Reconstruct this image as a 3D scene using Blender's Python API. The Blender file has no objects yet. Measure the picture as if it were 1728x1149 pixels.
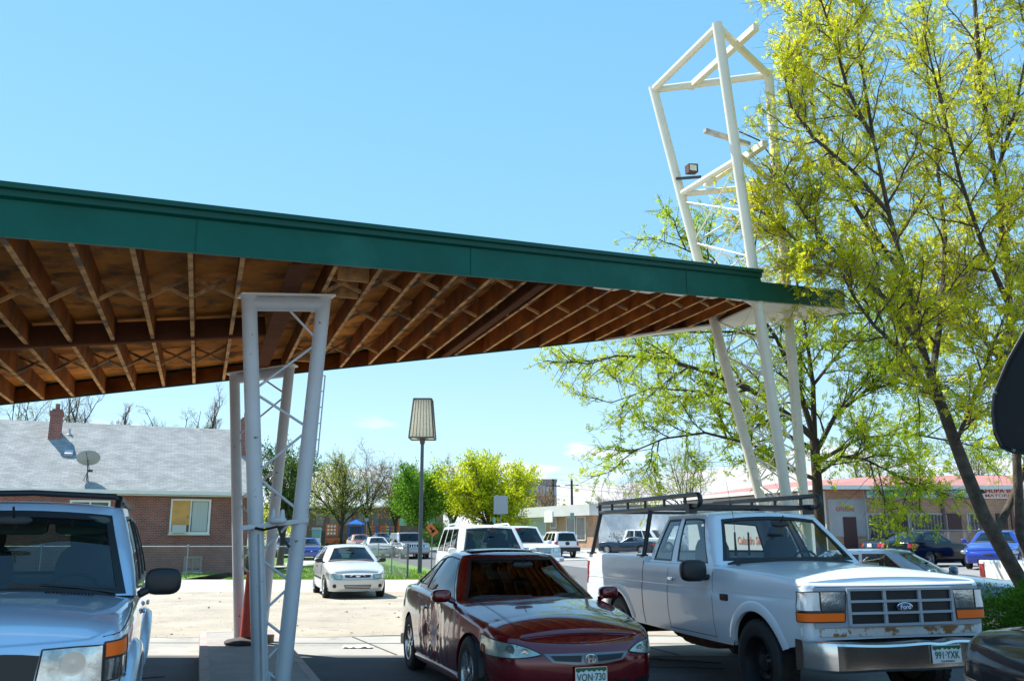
import bpy, math, random
import numpy as np
from mathutils import Vector, Matrix
R = math.radians
C = bpy.context.scene.collection
SC = bpy.context.scene
# ------------------------------------------------------------------ camera
CAM_Z = 1.6; F = 1500.0; PITCH = math.atan(331.0/1500.0)
cd = bpy.data.cameras.new('camera'); cam = bpy.data.objects.new('camera', cd); C.objects.link(cam)
cam.location = (0, 0, CAM_Z); cam.rotation_euler = (R(90)+PITCH, 0, 0)
cd.sensor_width = 36; cd.lens = F/1728*36; cd.clip_start = .05; cd.clip_end = 3000
SC.camera = cam
# ------------------------------------------------------------------ world, sun, exposure
SUN_EL = 55.5; SUN_AZ = 56.0          # azimuth measured left of straight ahead
w = bpy.data.worlds.new('World'); SC.world = w; w.use_nodes = True
nt = w.node_tree; nt.nodes.clear()
out = nt.nodes.new('ShaderNodeOutputWorld'); bg = nt.nodes.new('ShaderNodeBackground')
sky = nt.nodes.new('ShaderNodeTexSky'); sky.sky_type = 'NISHITA'; sky.sun_disc = False
sky.sun_elevation = R(SUN_EL); sky.sun_rotation = R(-SUN_AZ); sky.altitude = 1600; sky.dust_density = .3; sky.ozone_density = 1.5; sky.air_density = 1.0
hs = nt.nodes.new('ShaderNodeHueSaturation'); hs.inputs['Saturation'].default_value = .95; hs.inputs['Value'].default_value = .9
tc = nt.nodes.new('ShaderNodeTexCoord'); sp = nt.nodes.new('ShaderNodeSeparateXYZ')
mp = nt.nodes.new('ShaderNodeMapping'); mp.inputs['Scale'].default_value = (5.0, 5.0, 22.0); mp.inputs['Location'].default_value = (3.1, .4, 0)
nz = nt.nodes.new('ShaderNodeTexNoise'); nz.inputs['Scale'].default_value = 1.4; nz.inputs['Detail'].default_value = 9; nz.inputs['Roughness'].default_value = .6
def mrange(nt, src, a, b, c=0., d=1.):
    m = nt.nodes.new('ShaderNodeMapRange'); m.inputs[1].default_value = a; m.inputs[2].default_value = b
    m.inputs[3].default_value = c; m.inputs[4].default_value = d; nt.links.new(src, m.inputs[0]); return m.outputs[0]
def mmath(nt, op, a, b):
    m = nt.nodes.new('ShaderNodeMath'); m.operation = op
    for i, v in enumerate((a, b)):
        if isinstance(v, (int, float)): m.inputs[i].default_value = v
        else: nt.links.new(v, m.inputs[i])
    return m.outputs[0]
L = nt.links
L.new(tc.outputs['Generated'], sp.inputs[0]); L.new(tc.outputs['Generated'], mp.inputs[0]); L.new(mp.outputs[0], nz.inputs['Vector'])
band = mrange(nt, sp.outputs['Z'], .02, .15, .13, -.12)
cl = mrange(nt, mmath(nt, 'ADD', nz.outputs['Fac'], band), .515, .61)
low = mmath(nt, 'MULTIPLY', cl, mrange(nt, sp.outputs['Z'], .14, .10))
rp = nt.nodes.new('ShaderNodeValToRGB'); rp.color_ramp.elements[0].color = (.60, .95, 1.12, 1); rp.color_ramp.elements[1].color = (.18, .61, 1.15, 1); rp.color_ramp.elements[1].position = .75
e_ = rp.color_ramp.elements.new(.12); e_.color = (.54, .90, 1.12, 1); e_ = rp.color_ramp.elements.new(.32); e_.color = (.31, .76, 1.15, 1)
L.new(sp.outputs['Z'], rp.inputs[0])
sc_ = nt.nodes.new('ShaderNodeVectorMath'); sc_.operation = 'SCALE'; sc_.inputs['Scale'].default_value = 3.85; L.new(rp.outputs[0], sc_.inputs[0])
mx = nt.nodes.new('ShaderNodeMixRGB'); mx.inputs[2].default_value = (4.3, 4.5, 4.6, 1)
mh = nt.nodes.new('ShaderNodeMixRGB'); mh.inputs[0].default_value = .72
L.new(sky.outputs[0], hs.inputs['Color']); L.new(hs.outputs[0], mh.inputs[1]); L.new(sc_.outputs[0], mh.inputs[2])
L.new(mh.outputs[0], mx.inputs[1]); L.new(low, mx.inputs[0]); L.new(mx.outputs[0], bg.inputs[0]); L.new(bg.outputs[0], out.inputs[0])
bg.inputs[1].default_value = .12
sd = bpy.data.lights.new('sun', 'SUN'); sun = bpy.data.objects.new('sun', sd); C.objects.link(sun)
sd.energy = 4.5; sd.angle = R(.5); sd.color = (1, .965, .88)
az, el = R(SUN_AZ), R(SUN_EL)
tosun = Vector((-math.sin(az)*math.cos(el), math.cos(az)*math.cos(el), math.sin(el)))
sun.rotation_euler = tosun.to_track_quat('Z', 'Y').to_euler(); sun.location = (0, 0, 30)
SC.view_settings.view_transform = 'Standard'; SC.view_settings.look = 'None'; SC.view_settings.exposure = 1.12; SC.view_settings.gamma = 1
SC.cycles.max_bounces = 8; SC.cycles.transparent_max_bounces = 24; SC.cycles.use_denoising = True; SC.cycles.caustics_reflective = False; SC.cycles.caustics_refractive = False
# ------------------------------------------------------------------ layout helpers
ct, st_ = math.cos(PITCH), math.sin(PITCH)
def ray(px, py):                       # (x/y, z/y) of the line of sight
    a = (px-864)/F; b = (574.5-py)/F; Y = ct-b*st_
    return a/Y, (st_+b*ct)/Y
def at(px, py, Y):
    a, b = ray(px, py); return Vector((a*Y, Y, CAM_Z+b*Y))
def atz(px, py, z):
    a, b = ray(px, py); return at(px, py, (z-CAM_Z)/b)
U = Vector((-math.sin(R(19)), math.cos(R(19)), 0)); V = Vector((math.cos(R(19)), math.sin(R(19)), 0))
def sstep(x, a, b):
    t = max(0., min(1., (x-a)/(b-a))); return t*t*(3-2*t)
def gz(x, y): return .42*sstep(x, 9.5, 15)*sstep(y, 19, 30)*(1-sstep(y, 50, 60))+.6*sstep(y, 50, 92)
# ------------------------------------------------------------------ materials
MATS = {}
def newmat(name):
    m = bpy.data.materials.new(name); m.use_nodes = True; MATS[name] = m
    return m, m.node_tree, m.node_tree.nodes['Principled BSDF']
def M(name, col, rough=.6, metal=0., var=None, bump=None, coat=0., var2=None, spec=None, emit=None, trans=0.):
    """var=(scale, amount) tone variation, bump=(scale, strength), var2=(scale, lo, hi, colour) patches of a second colour"""
    if name in MATS: return MATS[name]
    m, nt, p = newmat(name); N = nt.nodes; L = nt.links
    p.inputs['Roughness'].default_value = rough; p.inputs['Metallic'].default_value = metal
    p.inputs['Coat Weight'].default_value = coat; p.inputs['Coat Roughness'].default_value = .02
    if spec is not None: p.inputs['Specular IOR Level'].default_value = spec
    tc = N.new('ShaderNodeTexCoord')
    rgb = N.new('ShaderNodeRGB'); rgb.outputs[0].default_value = (*col, 1); src = rgb.outputs[0]
    def noise(sc, det=6):
        n = N.new('ShaderNodeTexNoise'); n.inputs['Scale'].default_value = sc; n.inputs['Detail'].default_value = det; n.inputs['Roughness'].default_value = .62
        L.new(tc.outputs['Object'], n.inputs['Vector']); return n.outputs['Fac']
    if var:
        f = mrange(nt, noise(var[0]), .3, .7, 1-var[1], 1+var[1])
        mm = N.new('ShaderNodeVectorMath'); mm.operation = 'SCALE'; L.new(src, mm.inputs[0]); L.new(f, mm.inputs['Scale']); src = mm.outputs[0]
    if var2:
        mi = N.new('ShaderNodeMixRGB'); mi.inputs[2].default_value = (*var2[3], 1)
        L.new(mrange(nt, noise(var2[0], 10), var2[1], var2[2]), mi.inputs[0]); L.new(src, mi.inputs[1]); src = mi.outputs[0]
    L.new(src, p.inputs['Base Color'])
    if bump:
        b = N.new('ShaderNodeBump'); b.inputs['Strength'].default_value = bump[1]; b.inputs['Distance'].default_value = .02
        L.new(noise(bump[0]), b.inputs['Height']); L.new(b.outputs[0], p.inputs['Normal'])
    if emit:
        p.inputs['Emission Color'].default_value = (*col, 1); p.inputs['Emission Strength'].default_value = emit
    return m
def glass(name, tint, refl=1.0, rough=0.0):
    if name in MATS: return MATS[name]
    m, nt, p = newmat(name); N = nt.nodes; L = nt.links; N.remove(p)
    o = N['Material Output']; t = N.new('ShaderNodeBsdfTransparent'); t.inputs[0].default_value = (*tint, 1)
    g = N.new('ShaderNodeBsdfGlossy'); g.inputs['Roughness'].default_value = rough; g.inputs[0].default_value = (1, 1, 1, 1)
    lw = N.new('ShaderNodeLayerWeight'); lw.inputs[0].default_value = .5; fr_ = mmath(nt, 'ADD', mmath(nt, 'MULTIPLY', mmath(nt, 'POWER', lw.outputs['Facing'], 4.0), .90), .05)
    mx = N.new('ShaderNodeMixShader'); L.new(mmath(nt, 'MINIMUM', mmath(nt, 'MULTIPLY', fr_, refl), 1.0), mx.inputs[0])
    L.new(t.outputs[0], mx.inputs[1]); L.new(g.outputs[0], mx.inputs[2]); L.new(mx.outputs[0], o.inputs[0]); return m
def brick(name, c1, c2, mortar, bw=.2, bh=.075, ms=.012, rough=.85, off=.5, bias=0.):
    if name in MATS: return MATS[name]
    m, nt, p = newmat(name); N = nt.nodes; L = nt.links; p.inputs['Roughness'].default_value = rough
    uv = N.new('ShaderNodeUVMap'); b = N.new('ShaderNodeTexBrick'); b.inputs['Scale'].default_value = 1
    b.inputs['Brick Width'].default_value = bw; b.inputs['Row Height'].default_value = bh; b.inputs['Mortar Size'].default_value = ms; b.inputs['Bias'].default_value = bias
    b.inputs['Color1'].default_value = (*c1, 1); b.inputs['Color2'].default_value = (*c2, 1); b.inputs['Mortar'].default_value = (*mortar, 1); b.offset = off
    L.new(uv.outputs[0], b.inputs['Vector'])
    n = N.new('ShaderNodeTexNoise'); n.inputs['Scale'].default_value = 1.3; n.inputs['Detail'].default_value = 8; L.new(uv.outputs[0], n.inputs['Vector'])
    mm = N.new('ShaderNodeVectorMath'); mm.operation = 'SCALE'; L.new(b.outputs['Color'], mm.inputs[0]); L.new(mrange(nt, n.outputs['Fac'], .3, .7, .82, 1.15), mm.inputs['Scale'])
    L.new(mm.outputs[0], p.inputs['Base Color'])
    bu = N.new('ShaderNodeBump'); bu.inputs['Strength'].default_value = .5; bu.inputs['Distance'].default_value = .01; bu.invert = True
    L.new(b.outputs['Fac'], bu.inputs['Height']); L.new(bu.outputs[0], p.inputs['Normal']); return m
def leafmat(name, c1, c2, tr=.55, sc=1.3):
    if name in MATS: return MATS[name]
    m, nt, p = newmat(name); N = nt.nodes; L = nt.links; N.remove(p); o = N['Material Output']
    tc = N.new('ShaderNodeTexCoord'); n = N.new('ShaderNodeTexNoise'); n.inputs['Scale'].default_value = sc; n.inputs['Detail'].default_value = 5; L.new(tc.outputs['Object'], n.inputs['Vector'])
    wn = N.new('ShaderNodeTexWhiteNoise'); g = N.new('ShaderNodeNewGeometry'); L.new(g.outputs['Random Per Island'], wn.inputs['Vector'])
    f = mmath(nt, 'ADD', mmath(nt, 'MULTIPLY', n.outputs['Fac'], .7), mmath(nt, 'MULTIPLY', g.outputs['Random Per Island'], .35))
    mi = N.new('ShaderNodeMixRGB'); mi.inputs[1].default_value = (*c1, 1); mi.inputs[2].default_value = (*c2, 1); L.new(mrange(nt, f, .3, .72), mi.inputs[0])
    d = N.new('ShaderNodeBsdfDiffuse'); t = N.new('ShaderNodeBsdfTranslucent'); mx = N.new('ShaderNodeMixShader'); mx.inputs[0].default_value = tr
    L.new(mi.outputs[0], d.inputs[0]); L.new(mi.outputs[0], t.inputs[0]); L.new(d.outputs[0], mx.inputs[1]); L.new(t.outputs[0], mx.inputs[2]); L.new(mx.outputs[0], o.inputs[0]); return m
# ------------------------------------------------------------------ mesh builder
def tagp(o, label=None, cat=None, group=None, kind=None):
    if label: o['label'] = label
    if cat: o['category'] = cat
    if group: o['group'] = group
    if kind: o['kind'] = kind
    return o
def thing(name, label, cat, loc=(0, 0, 0), rz=0, group=None):
    o = bpy.data.objects.new(name, None); C.objects.link(o); o.location = loc; o.rotation_euler = (0, 0, rz); o.empty_display_size = .2
    return tagp(o, label, cat, group)
class MB:
    def __init__(s): s.v = []; s.f = []
    def add(s, vs, fs):
        n = len(s.v); s.v += [tuple(v) for v in vs]; s.f += [tuple(i+n for i in f) for f in fs]; return s
    def box(s, x0, x1, y0, y1, z0, z1):
        return s.add([(x0,y0,z0),(x1,y0,z0),(x1,y1,z0),(x0,y1,z0),(x0,y0,z1),(x1,y0,z1),(x1,y1,z1),(x0,y1,z1)],
              [(0,3,2,1),(4,5,6,7),(0,1,5,4),(1,2,6,5),(2,3,7,6),(3,0,4,7)])
    def obox(s, c, ax, ay, az_):        # oriented box: centre and three half-axis vectors
        c, ax, ay, az_ = map(Vector, (c, ax, ay, az_))
        return s.add([c+i*ax+j*ay+k*az_ for k in (-1, 1) for i, j in ((-1,-1),(1,-1),(1,1),(-1,1))],
              [(0,3,2,1),(4,5,6,7),(0,1,5,4),(1,2,6,5),(2,3,7,6),(3,0,4,7)])
    def beam(s, a, b, w, h, up=(0, 0, 1)):
        a, b = Vector(a), Vector(b); d = b-a; n = d.normalized(); sd_ = n.cross(Vector(up))
        if sd_.length < 1e-4: sd_ = Vector((1, 0, 0))
        sd_.normalize(); u = sd_.cross(n)
        return s.obox((a+b)/2, d/2, sd_*w/2, u*h/2)
    def tube(s, pts, rad, n=8, cap=True):
        pts = [Vector(p) for p in pts]; k = len(pts)
        if isinstance(rad, (int, float)): rad = [rad]*k
        vs = []; fs = []; prev = None
        for i, p in enumerate(pts):
            t = (pts[min(i+1, k-1)]-pts[max(i-1, 0)]); t = t.normalized() if t.length > 1e-9 else Vector((0, 0, 1))
            if prev is None: a = t.orthogonal().normalized()
            else:
                a = prev-t*prev.dot(t)
                a = a.normalized() if a.length > 1e-6 else t.orthogonal().normalized()
            prev = a; b = t.cross(a)
            for j in range(n):
                an = 2*math.pi*j/n; vs.append(p+(a*math.cos(an)+b*math.sin(an))*rad[i])
        for i in range(k-1):
            for j in range(n):
                fs.append((i*n+j, i*n+(j+1)%n, (i+1)*n+(j+1)%n, (i+1)*n+j))
        if cap: fs.append(tuple(range(n-1, -1, -1))); fs.append(tuple((k-1)*n+j for j in range(n)))
        return s.add(vs, fs)
    def lathe(s, prof, n=24, c=(0, 0, 0), axis='z'):
        vs = []; fs = []; k = len(prof)
        for j in range(n):
            a = 2*math.pi*j/n
            for r, h in prof:
                if axis == 'z': vs.append((c[0]+r*math.cos(a), c[1]+r*math.sin(a), c[2]+h))
                elif axis == 'y': vs.append((c[0]+r*math.cos(a), c[1]+h, c[2]+r*math.sin(a)))
                else: vs.append((c[0]+h, c[1]+r*math.cos(a), c[2]+r*math.sin(a)))
        for j in range(n):
            for i in range(k-1):
                a, b = j*k+i, ((j+1) % n)*k+i; fs.append((a, b, b+1, a+1))
        return s.add(vs, fs)
    def grid(s, rows, close=False):     # rows: list of equal length point lists
        k = len(rows[0]); vs = [p for r in rows for p in r]; fs = []
        for i in range(len(rows)-1):
            for j in range(k-1 if not close else k):
                fs.append((i*k+j, i*k+(j+1) % k, (i+1)*k+(j+1) % k, (i+1)*k+j))
        return s.add(vs, fs)
    def poly(s, pts): return s.add(pts, [tuple(range(len(pts)))])
    def prism(s, pts, d):               # polygon extruded by vector d
        n = len(pts); pts = [Vector(p) for p in pts]; d = Vector(d)
        return s.add(pts+[p+d for p in pts], [tuple(range(n-1, -1, -1)), tuple(range(n, 2*n))]+[(i, (i+1) % n, n+(i+1) % n, n+i) for i in range(n)])
    def ell(s, c, r, p=2.0, n=16, m=10):
        rows = []
        sg = lambda x: math.copysign(abs(x)**(2/p), x)
        for i in range(m+1):
            a = -math.pi/2+math.pi*i/m
            rows.append([(c[0]+r[0]*sg(math.cos(a))*sg(math.cos(2*math.pi*j/n)), c[1]+r[1]*sg(math.cos(a))*sg(math.sin(2*math.pi*j/n)), c[2]+r[2]*sg(math.sin(a))) for j in range(n)])
        return s.grid(rows, True)
    def build(s, name, mat, parent=None, smooth=None, world=False, uv=False, thick=None):
        """world=True: coordinates are world ones, made local to parent (which carries no rotation)"""
        me = bpy.data.meshes.new(name); vs = s.v
        if world and parent is not None:
            l = parent.location; q = parent
            while q.parent: q = q.parent; l = l+q.location
            vs = [(x-l[0], y-l[1], z-l[2]) for x, y, z in vs]
        me.from_pydata(vs, [], s.f); me.update()
        if mat is not None: me.materials.append(mat)
        if smooth:
            me.polygons.foreach_set('use_smooth', [True]*len(me.polygons)); me.set_sharp_from_angle(angle=R(smooth))
        if uv:
            ul = me.uv_layers.new(name='uv'); co = [Vector(v) for v in s.v]
            for p in me.polygons:
                n = p.normal; t = Vector((-n.y, n.x, 0))
                t = t.normalized() if abs(n.z) < .98 else Vector((1, 0, 0)); 
                if t.x < -1e-6 or (abs(t.x) < 1e-6 and t.y < 0): t = -t
                b = n.cross(t)
                if b.z < 0 or (abs(b.z) < 1e-6 and b.y < 0): b = -b
                for li in p.loop_indices:
                    c = co[me.loops[li].vertex_index]; ul.data[li].uv = (c.dot(t), c.dot(b))
        o = bpy.data.objects.new(name, me); C.objects.link(o)
        if parent is not None: o.parent = parent
        if thick:
            md = o.modifiers.new('t', 'SOLIDIFY'); md.thickness = thick; md.offset = -1
        return o
def copy_tree(o, parent=None):
    c = o.copy(); C.objects.link(c)
    if parent is not None: c.parent = parent
    for ch in list(o.children): copy_tree(ch, c)
    return c
FONTCACHE = {}
def text(s, size, mat, parent, mtx, name='lettering', bold=.0, sx=1., thick=.002):
    cu = bpy.data.curves.new('t', 'FONT'); cu.body = s; cu.size = size; cu.extrude = thick; cu.offset = bold*size; cu.align_x = 'CENTER'; cu.align_y = 'CENTER'; cu.resolution_u = 3
    ob = bpy.data.objects.new('t', cu); C.objects.link(ob)
    dg = bpy.context.evaluated_depsgraph_get(); me = bpy.data.meshes.new_from_object(ob.evaluated_get(dg))
    bpy.data.objects.remove(ob); bpy.data.curves.remove(cu)
    me.transform(mtx @ Matrix.Diagonal((sx, 1, 1, 1))); me.materials.clear(); me.materials.append(mat); me.name = name
    o = bpy.data.objects.new(name, me); C.objects.link(o); o.parent = parent; return o
def frame(o, xd, up):                  # matrix: text plane with x along xd, y along up
    x = Vector(xd).normalized(); y = Vector(up); y = (y-x*y.dot(x)).normalized(); z = x.cross(y)
    return Matrix.Translation(Vector(o)) @ Matrix((x, y, z)).transposed().to_4x4()
# ------------------------------------------------------------------ vehicles
import bmesh
def weld(o, d=.0008, ang=38):
    bm = bmesh.new(); bm.from_mesh(o.data); bmesh.ops.remove_doubles(bm, verts=bm.verts, dist=d); bmesh.ops.recalc_face_normals(bm, faces=bm.faces)
    bm.to_mesh(o.data); bm.free()
    o.data.set_sharp_from_angle(angle=R(ang)); return o
RUB = M('rubber_tyre', (.018, .018, .019), .75, bump=(60, .3), var=(9, .3))
BLK = M('black_plastic', (.012, .012, .013), .45)
BLKG = M('black_gloss', (.008, .009, .011), .12)
INT = M('dark_interior', (.025, .024, .026), .8)
SEAT = M('grey_seat_cloth', (.10, .10, .11), .9, bump=(90, .3))
CHR = M('chrome', (.75, .76, .78), .08, 1.0)
ALU = M('alloy_silver', (.55, .56, .58), .28, 1.0)
HUBG = M('hubcap_silver', (.5, .5, .5), .35, .7)
LENS = M('headlamp_clear', (.46, .50, .50), .10, .85, coat=1., bump=(9, .10), var=(9, .45))
LENSO = M('headlamp_hazed', (.40, .45, .38), .22, .5, coat=.8, var=(9, .4), bump=(9, .08))
AMB = M('amber_lens', (1.0, .16, .008), .45, 0, spec=.3)
REDL = M('red_lens', (.5, .012, .01), .12, .1, coat=1., bump=(60, .3))
SEAM = M('panel_gap', (.004, .004, .004), .9)
GD = glass('tinted_glass', (.42, .50, .46), 1.1)
GDD = glass('dark_tinted_glass', (.10, .12, .12), .95)
PLW = M('plate_white', (.78, .80, .80), .35); PLG = M('plate_green', (.02, .13, .06), .4)
def tyre_mesh(r, wd, o=None):
    m = MB(); h = wd/2; ri = r*.62
    m.lathe([(ri, -h*.8), (r*.80, -h), (r*.93, -h*.96), (r*.985, -h*.8), (r, -h*.55), (r, h*.55), (r*.985, h*.8), (r*.93, h*.96), (r*.80, h), (ri, h*.8)], 40, axis='y')
    for k in range(40):                 # tread blocks
        a = 2*math.pi*(k+.5)/40; c, s_ = math.cos(a), math.sin(a)
        for q in (-1, 1):
            m.obox((c*r, q*h*.45, s_*r), (c*.007, 0, s_*.007), (0, h*.32, 0), (-s_*r*.05, 0, c*r*.05))
    return m
def rim_mesh(r, wd, sp=5, style='alloy'):
    m = MB(); h = wd/2; ri = r*.64
    m.lathe([(ri*1.0, h*.80), (ri*.985, h*.95), (ri*.94, h*.9), (ri*.90, h*.5), (ri*.86, -h*.6), (.001, -h*.6)], 36, axis='y')
    if style == 'alloy':
        for k in range(sp):
            a = 2*math.pi*k/sp+.3
            for da in (-.16, .16):
                p0 = Vector((math.cos(a+da*.6)*ri*.12, h*.62, math.sin(a+da*.6)*ri*.12)); p1 = Vector((math.cos(a+da)*ri*.93, h*.70, math.sin(a+da)*ri*.93))
                m.beam(p0, p1, ri*.13, .022, up=(0, 1, 0))
        m.lathe([(ri*.2, h*.45), (ri*.2, h*.78), (ri*.12, h*.84), (.001, h*.84)], 16, axis='y')
    elif style == 'cap':
        m.lathe([(ri*.9, h*.55), (ri*.8, h*.72), (ri*.3, h*.85), (.001, h*.86)], 36, axis='y')
        for k in range(sp):
            a = 2*math.pi*k/sp; m.obox((math.cos(a)*ri*.6, h*.79, math.sin(a)*ri*.6), (math.cos(a)*ri*.22, 0, math.sin(a)*ri*.22), (0, .012, 0), (-math.sin(a)*ri*.1, 0, math.cos(a)*ri*.1))
    else:                               # steel
        m.lathe([(ri*.9, -h*.1), (ri*.6, h*.25), (ri*.42, h*.1), (ri*.3, h*.45), (.001, h*.5)], 36, axis='y')
        for k in range(10):
            a = 2*math.pi*k/10; m.lathe([(.013, 0), (.013, .03), (.001, .03)], 8, c=(math.cos(a)*ri*.36, h*.25, math.sin(a)*ri*.36), axis='y')
    return m
class Car:
    def __init__(s, name, label, cat, loc, fwd, paint, P, group=None):
        s.P = P; s.paint = paint; s.root = thing(name, label, cat, loc, math.atan2(fwd[1], fwd[0]), group)
        s.L, s.W = P['L'], P['W']; a = s.L/2; b = s.W/2; s.a, s.b = a, b
        bf, cf, br, cr = P.get('bf', .12), P.get('cf', .3), P.get('br', .08), P.get('cr', .25)
        tf, tr = P.get('tf', .06), P.get('tr', .05); cfy = P.get('cfy', cf); cry = P.get('cry', cr)
        pts = []
        nf = P.get('nf', 14)
        for k in range(nf+1):
            y = (b-tf-cfy)*k/nf; pts.append((a-bf*(y/b)**2, y))
        x0 = pts[-1][0]; y0 = pts[-1][1]; s.xcf = x0-cf
        for k in range(1, 9):
            q = math.pi/2*k/8; pts.append((x0-cf+cf*math.cos(q), y0+cfy*math.sin(q)))
        x1 = -(a-br*((b-tr-cry)/b)**2); s.xcr = x1+cr
        xs = set(); lo, hi = s.xcr, s.xcf
        st = P.get('step', .07); n = int((hi-lo)/st)
        for k in range(n+1): xs.add(round(lo+(hi-lo)*k/n, 4))
        ra = P['ra']
        for xw in P['xw']:
            for k in range(17):
                xx = xw+ra*math.cos(math.pi*k/16)
                if lo < xx < hi: xs.add(round(xx, 4))
            for q in (-1, 1): xs.add(round(xw+q*(ra+.004), 4))
        for xx in P.get('xs', []): xs.add(xx)
        xs = sorted((x for x in xs if lo <= x <= hi), reverse=True)
        for x in xs[1:-1] if abs(xs[0]-hi) < 1e-6 else xs:
            q = max(0, x-.0)/hi; q2 = max(0, -x)/(-lo); pts.append((x, b-tf*q**4-tr*q2**4))
        yr = b-tr
        for k in range(0, 9):
            q = math.pi/2*k/8; pts.append((s.xcr-cr*math.sin(q), yr-cry+cry*math.cos(q)))
        yk = yr-cry; xk = pts[-1][0]
        for k in range(1, nf+1):
            y = yk*(1-k/nf); pts.append((-(a-br*(y/b)**2), y))
        pts = np.array(pts); s.pt = pts
        d = np.gradient(pts, axis=0); nrm = np.stack([-d[:, 1], d[:, 0]], 1); nrm = np.stack([d[:, 1], -d[:, 0]], 1); nrm /= np.linalg.norm(nrm, axis=1)[:, None]
        s.nr = nrm; s.sl = np.concatenate([[0], np.cumsum(np.linalg.norm(np.diff(pts, axis=0), axis=1))]); s.Smax = s.sl[-1]
        s.dent = P.get('dent')
    def tab(s, key, x):
        c = s.__dict__.setdefault('cache', {})
        if key not in c:
            t = s.P[key]; X = np.array([q[0] for q in t], float); Y = np.array([q[1] for q in t], float); h = np.diff(X); d = np.diff(Y)/h; m = np.zeros(len(X))
            for i in range(1, len(X)-1):
                if d[i-1]*d[i] > 0: w1 = 2*h[i]+h[i-1]; w2 = h[i]+2*h[i-1]; m[i] = (w1+w2)/(w1/d[i-1]+w2/d[i])
            m[0] = d[0]; m[-1] = d[-1]; c[key] = (X, Y, h, m)
        X, Y, h, m = c[key]
        if x <= X[0]: return float(Y[0])
        if x >= X[-1]: return float(Y[-1])
        i = int(np.searchsorted(X, x, 'right'))-1; t = (x-X[i])/h[i]; t2 = t*t; t3 = t2*t
        return float((2*t3-3*t2+1)*Y[i]+(t3-2*t2+t)*h[i]*m[i]+(-2*t3+3*t2)*Y[i+1]+(t3-t2)*h[i]*m[i+1])
    def deck(s, x): return s.tab('deck', x)
    def zl(s, x):
        z = s.tab('low', x)
        for xw in s.P['xw']:
            if abs(x-xw) <= s.P['ra']+1e-3: z = max(z, s.P['wz']+math.sqrt(max(0, s.P['ra']**2-(x-xw)**2)))
        return z
    def inset(s, nx, ny, z, zt):
        wf, ws, wr = max(nx, 0)**2, ny*ny, max(-nx, 0)**2; T = wf+ws+wr
        i = (wf*s.tab('f', z)+ws*s.tab('s', z)+wr*s.tab('r', z))/T
        sr = s.P.get('sr', .05); d = zt-z
        srf = wf*s.P.get('srf', sr)+(1-wf)*sr
        if d < srf: i += srf*(1-math.sqrt(max(0, 1-(1-max(d, 0)/srf)**2)))
        return i
    def S(s, q, z, off=0.):             # signed perimeter position, height -> point on the body side
        sg = -1 if q < 0 else 1; q = min(abs(q), s.Smax)
        X = np.interp(q, s.sl, s.pt[:, 0]); Y = np.interp(q, s.sl, s.pt[:, 1]); nx = np.interp(q, s.sl, s.nr[:, 0]); ny = np.interp(q, s.sl, s.nr[:, 1])
        ln = math.hypot(nx, ny); nx /= ln; ny /= ln
        i = s.inset(nx, ny, z, s.deck(X))-off
        if s.dent and sg == s.dent[0]: i += s.dent[1](X, z)
        return (X-nx*i, sg*(Y-ny*i), z)
    def qx(s, x, sg=1):                 # perimeter position of a point of the side at x
        m = (s.sl > s.sl[15]) ; xs = s.pt[:, 0]; return sg*float(np.interp(-x, -xs, s.sl))
    def qy(s, y):                       # perimeter position on the nose
        k = 23; return math.copysign(float(np.interp(abs(y), s.pt[:k, 1], s.sl[:k])), y)
    def qr(s, y):
        k = len(s.sl)-22; return math.copysign(float(np.interp(-abs(y), -s.pt[k:, 1], s.sl[k:])), y)
    def body(s):
        P = s.P; n = len(s.pt); rows = []; sr = P.get('sr', .05)
        T = np.concatenate([np.linspace(0, 1, 15)])
        def col(i, sg):
            X, Y = s.pt[i]; zt = s.deck(X); z0 = s.zl(X); c = []
            srr = min(max(sr, P.get('srf', sr) if s.nr[i][0] > .5 else sr), (zt-z0)*.5)
            zz = [z0+(zt-srr-z0)*t for t in T]+[zt-srr*(1-math.sin(math.pi/2*k/5)) for k in range(1, 6)]
            for z in zz: c.append(s.S(sg*s.sl[i], z))
            x, y, z = c[0]; nx, ny = s.nr[i]
            e = (x-nx*.035, y-sg*ny*.035, z+.004); return [e]+c
        cols = [col(i, -1) for i in range(n-1, 0, -1)]+[col(i, 1) for i in range(n)]
        m = MB(); m.grid(cols)
        K = 16; bed = P.get('bed'); dk = []
        hole = P.get('hole')
        for i in range(n):
            x, y, z = s.S(s.sl[i], s.deck(s.pt[i][0])); r = []
            if bed and bed[0] <= x <= bed[1]:
                yi = y-.07; f = bed[2]
                r = [(y, z), (yi, z), (yi-.005, z-.02), (yi-.01, f), (yi*.5, f)]
                r = r+[(0, f)]+[(-a_, b_) for a_, b_ in r[::-1]]
                ys = [q[0] for q in r]; zs = [q[1] for q in r]
                while len(ys) < K+1: ys.insert(len(ys)//2, 0); zs.insert(len(zs)//2, f)
                dk.append([(x, a_, b_) for a_, b_ in zip(ys, zs)])
            else:
                cr = s.tab('crown', x)*min(1., (y/(s.b*.8))**2)
                for k in range(K+1):
                    u = 1-2*k/K; r.append((x, y*u, z+cr*(1-u*u)+(s.P['hoodf'](x, y*u) if 'hoodf' in P else 0)))
                dk.append(r)
        m.grid(dk)
        o = m.build('body', s.paint, s.root, smooth=38); weld(o)
        # wheel wells and floor
        u = MB(); zf = P['low'][len(P['low'])//2][1]+.06
        xs = [s.xcr-.05]+[v for xw in sorted(P['xw']) for v in (xw-P['ra'], xw+P['ra'])]+[s.xcf+.05]
        for k in range(0, len(xs), 2): u.box(xs[k], xs[k+1], -s.b+.09, s.b-.09, zf, zf+.12)
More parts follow.
